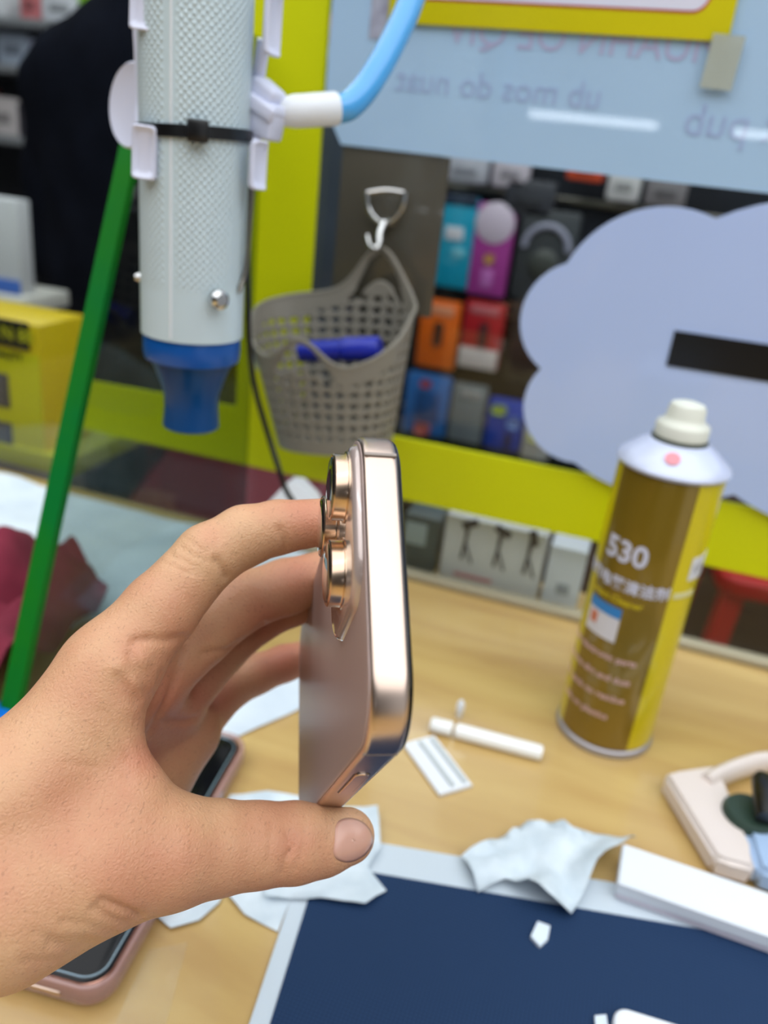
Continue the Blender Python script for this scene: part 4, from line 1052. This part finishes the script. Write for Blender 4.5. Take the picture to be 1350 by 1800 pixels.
def hand_sdf(P):
    # palm, back of the hand and wrist
    g = seg(P, (192, 1178, .218, 78), (60, 1370, .208, 100))
    g = smin(g, seg(P, (60, 1370, .208, 100), (-30, 1430, .203, 112)), .008)
    g = smin(g, seg(P, (-20, 1430, .203, 118), (-420, 1520, .185, 118)), .008)
    g = smin(g, seg(P, (60, 1545, .205, 122), (-10, 1592, .198, 112)), .010)
    g = smin(g, seg(P, (-10, 1592, .198, 112), (-420, 1690, .180, 112)), .010)
    g = smin(g, seg(P, (180, 1515, .208, 100), (20, 1582, .200, 118)), .010)
    g = smin(g, seg(P, (40, 1480, .212, 110), (-420, 1600, .19, 130)), .012)
    # web between thumb and index
    g = smin(g, tri(P, cv(165, 1215, .214), cv(238, 1420, .211), cv(0, 1450, .204), .0072), .008)
    g = smin(g, tri(P, cv(238, 1420, .211), cv(150, 1500, .207), cv(0, 1450, .204), .0085), .008)
    # palm further away
    pm_ = tri(P, cv(248, 1195, .238), cv(318, 1285, .276), cv(120, 1420, .243), .0095)
    pm_ = smin(pm_, tri(P, cv(318, 1285, .276), cv(240, 1395, .262), cv(100, 1440, .243), .0105), .006)
    pm_ = smin(pm_, seg(P, (240, 1380, .262, 66), (60, 1520, .232, 100)), .010)
    pm_ = smin(pm_, seg(P, (318, 1285, .278, 52), (240, 1385, .262, 68)), .008)
    g = smin(g, pm_, .007)
    def chain(C, k=.004, first=0):
        d = None
        for a, b in zip(C[:-1], C[1:]):
            s = seg(P, a, b); d = s if d is None else smin(d, s, k*.5)
        return d
    r = smin(g, chain(THB), .006)
    for C, k in ((IDX, .006), (MID, .005), (RNG, .004), (PKY, .005)):
        r = smin(r, smin(g, chain(C), k), .0010)
    return r
hV, hQ = surface_nets(hand_sdf, (-.215, -.016, .160), (.004, .150, .345), .00095)
me = bpy.data.meshes.new('hand'); me.from_pydata(hV.tolist(), [], hQ.tolist()); me.update()
bm = bmesh.new(); bm.from_mesh(me)
for _ in range(3): bmesh.ops.smooth_vert(bm, verts=bm.verts, factor=.5, use_axis_x=True, use_axis_y=True, use_axis_z=True)
bmesh.ops.recalc_face_normals(bm, faces=bm.faces); bm.to_mesh(me); bm.free()
# creases and folds on the skin, as real relief
co = np.zeros(len(me.vertices)*3, np.float32); me.vertices.foreach_get('co', co); co = co.reshape(-1, 3)
no = np.zeros_like(co).reshape(-1); me.vertices.foreach_get('normal', no); no = no.reshape(-1, 3)
px = np.stack([co[:, 0]/co[:, 2]*F+675, co[:, 1]/co[:, 2]*F+900], -1)
facing = np.clip(-(no*co/np.linalg.norm(co, axis=1, keepdims=True)).sum(1)*3, 0, 1)
disp = np.zeros(len(co), np.float32)
def pld(Q):
    d = np.full(len(co), 1e9, np.float32)
    for a, b in zip(Q[:-1], Q[1:]):
        a = np.array(a, np.float32); b = np.array(b, np.float32); ab = b-a
        t = np.clip(((px-a)@ab)/(ab@ab), 0, 1); d = np.minimum(d, np.linalg.norm(px-(a+t[:, None]*ab), axis=1))
    return d
def crease(Q, depth, wid, zmax=.3, zmin=0):
    global disp
    k = np.exp(-(pld(Q)/wid)**2)*facing*(co[:, 2] < zmax)*(co[:, 2] > zmin)
    disp -= (depth*k).astype(np.float32)
CR = [([(236, 1126), (262, 1124), (292, 1126), (322, 1121)], .0009, 8, .25), ([(228, 1150), (246, 1185), (262, 1222)], .0006, 7, .25), ([(180, 1250), (205, 1285), (225, 1330)], .0004, 10, .23), ([(262, 1126), (246, 1130), (232, 1134)], .0002, 8, .23), ([(206, 1190), (222, 1208), (238, 1232)], .0007, 9, .23),
      ([(380, 985), (392, 1002), (398, 1014)], .0010, 7, .25), ([(492, 930), (498, 948), (500, 965)], .0007, 6, .25),
      ([(330, 950), (348, 962), (362, 970)], .0003, 4, .25), ([(318, 962), (338, 975), (362, 986)], .0004, 4, .25), ([(300, 975), (328, 990), (350, 998)], .0003, 4, .25), ([(290, 990), (320, 1004), (352, 1010)], .0003, 4, .25),
      ([(384, 915), (386, 935), (382, 955)], .0003, 4, .25),
      ([(505, 1465), (512, 1490), (500, 1515), (496, 1535)], .0005, 5, .25), ([(520, 1470), (515, 1490), (503, 1505)], .0004, 4, .25), ([(538, 1440), (534, 1475), (530, 1510)], .0003, 5, .25), ([(478, 1450), (474, 1490), (470, 1520)], .0003, 5, .25), ([(530, 1490), (522, 1510), (520, 1530)], .0003, 4, .25),
      ([(180, 1585), (215, 1598), (245, 1612)], .0014, 8, .23), ([(165, 1598), (200, 1618), (240, 1630)], .0010, 8, .23), ([(90, 1660), (125, 1668), (165, 1662)], .0008, 10, .23), ([(60, 1640), (110, 1655), (150, 1650)], .0004, 7, .23), ([(200, 1640), (150, 1625), (110, 1620)], .0004, 8, .23),
      ([(40, 1690), (90, 1690), (140, 1680)], .0004, 8, .23),
      ([(262, 1290), (290, 1240), (310, 1180), (322, 1140)], .0008, 6, .29), ([(275, 1265), (300, 1225), (318, 1180)], .0006, 4, .29), ([(290, 1270), (330, 1268), (345, 1262)], .0008, 6, .31), ([(256, 1250), (275, 1215), (285, 1180)], .0006, 5, .29),
      ([(359, 1149), (400, 1143), (440, 1122), (465, 1098)], .0008, 6, .30),
      ([(170, 1300), (200, 1330), (225, 1370)], .0003, 8, .23), ([(120, 1340), (165, 1350)], .0003, 7, .23)]
for c in CR:
    crease(c[0], c[1], c[2], c[3])
# bulges
def bulge(x, y, r, h, zmax): 
    global disp
    disp += (h*np.exp(-((px[:, 0]-x)**2+(px[:, 1]-y)**2)/r**2)*facing*(co[:, 2] < zmax)).astype(np.float32)
bulge(205, 1172, 22, .0010, .24); bulge(228, 1245, 20, .0006, .24); bulge(250, 1160, 16, .0008, .25); bulge(238, 1200, 16, .0008, .24); bulge(560, 1440, 26, .0008, .25)
co2 = co+no*disp[:, None]
# flush attribute: palm, fingertips and knuckles are redder
fl = np.zeros(len(co), np.float32)
for x, y, r, s in ((300, 1250, 90, .45), (540, 920, 55, .45), (530, 1010, 60, .5), (500, 1160, 60, .75), (250, 1330, 50, .5), (235, 1140, 40, .35), (510, 1480, 45, .4), (370, 940, 30, .3), (230, 1210, 30, .3), (320, 1520, 90, .25), (480, 1440, 60, .3), (360, 1230, 60, .5), (470, 1090, 50, .5)):
    fl = np.maximum(fl, s*np.exp(-((px[:, 0]-x)**2+(px[:, 1]-y)**2)/r**2))
Wd = (co2.astype(np.float64)@M3.T)+np.array([0, 0, H])
me.vertices.foreach_set('co', Wd.astype(np.float32).reshape(-1)); me.update()
fa_ = me.attributes.new('flush', 'FLOAT', 'POINT'); fa_.data.foreach_set('value', fl.astype(np.float32))
me.materials.append(K['skin']); me.shade_smooth()
hand = bpy.data.objects.new('hand', me); COL.objects.link(hand)
tag(hand, 'left hand with bare wrist gripping the rose gold phone by its long edges', 'hand')
# make sure the normals point outwards after the change of frame
bm = bmesh.new(); bm.from_mesh(me); bmesh.ops.recalc_face_normals(bm, faces=bm.faces); bm.to_mesh(me); bm.free()

# thumb nail: a curved plate lying on the near side of the thumb tip
from mathutils.bvhtree import BVHTree
bm = bmesh.new(); bm.from_mesh(me); bvh = BVHTree.FromBMesh(bm); bm.free()
nail_c = [(588, 1478), (590, 1452), (600, 1440), (620, 1438), (640, 1446), (654, 1464), (654, 1486), (638, 1506), (614, 1516), (594, 1512), (586, 1500)]
cx_, cy_ = 620, 1478
rings, n = 7, 40
bd = smooth_path([Vector((x, y, 0)) for x, y in nail_c]+[Vector((nail_c[0][0], nail_c[0][1], 0))], 6)
bd = [bd[int(i*len(bd)/n)] for i in range(n)]
V, Fc = [], []; cam_p = Vector((0, 0, H))
def hit(x, y, off):
    d = Vector(ray(x, y)).normalized(); r = bvh.ray_cast(cam_p, d)
    if r[0] is None: return None
    return r[0]+r[1]*off
ok = True
for i in range(rings+1):
    s = i/rings
    for b_ in bd:
        x, y = cx_+(b_.x-cx_)*s, cy_+(b_.y-cy_)*s
        off = .00055*(1-s**4)+.00005
        p = hit(x, y, off)
        if p is None:
            s2 = s
            while p is None and s2 > 0: s2 -= .03; p = hit(cx_+(b_.x-cx_)*s2, cy_+(b_.y-cy_)*s2, off)
        V.append(p)
for i in range(rings):
    for k in range(n): k2 = (k+1) % n; Fc.append((i*n+k, i*n+k2, (i+1)*n+k2, (i+1)*n+k))
nl = obj('thumbnail', (V, Fc), K['nail'], hand, angle=90); nl['label'] = 'pinkish thumb nail'
md = nl.modifiers.new('s', 'SOLIDIFY'); md.thickness = .0004; md.offset = -1

# ================================================================ LAMPS
def lamp(label, c, L, power=LAMP_POWER, w_=.030, rot=0):
    t = thing('tube_lamp', label, 'lamp', Matrix.Translation(Vector(c))@Matrix.Rotation(rot, 4, 'Z'), 'ceiling tube lamps')
    obj('housing', bevbox((0, 0, .022), (L+.04, w_+.03, .03), .006), K['white'], t)
    e = mat('lit_tube', (236, 245, 255), .5, emit=power) if 'lit_tube' not in MATS else MATS['lit_tube']
    obj('glowing_tube', tube([(-L/2, 0, 0), (L/2, 0, 0)], w_/2, 16), e, t)
    return t
GL = 'white tube lamp below the shop ceiling'
lamp(GL, (-.22, 2.67, 1.86), 1.0, rot=0)
for x in (-1.6, 1.6): lamp(GL, (x, 2.2, 1.88), 1.2)
for x in (-1.3, 0.1, 1.5):
    lamp(GL, (x, .9, 1.88), 1.2); lamp(GL, (x, -.5, 1.88), 1.2)
lamp(GL, (-.455, -3.45, .575), .62, w_=.045)
lamp(GL, (.52, -3.45, .580), .62, w_=.045)
for nm, c, s, sy, p in (('ceiling_fill_front', (0.2, -.7, 1.84), 5.0, 3.0, 118), ('ceiling_fill_back', (0.2, 2.0, 1.84), 4.6, 2.0, 62)):  # unseen soft area lights added under the ceiling as ambient fill
    ld = bpy.data.lights.new(nm, 'AREA'); ld.shape = 'RECTANGLE'; ld.size = s; ld.size_y = sy; ld.energy = p; ld.color = (.95, .98, 1)
    lo = bpy.data.objects.new(nm, ld); COL.objects.link(lo); lo.location = c
print('done', len(me.vertices))
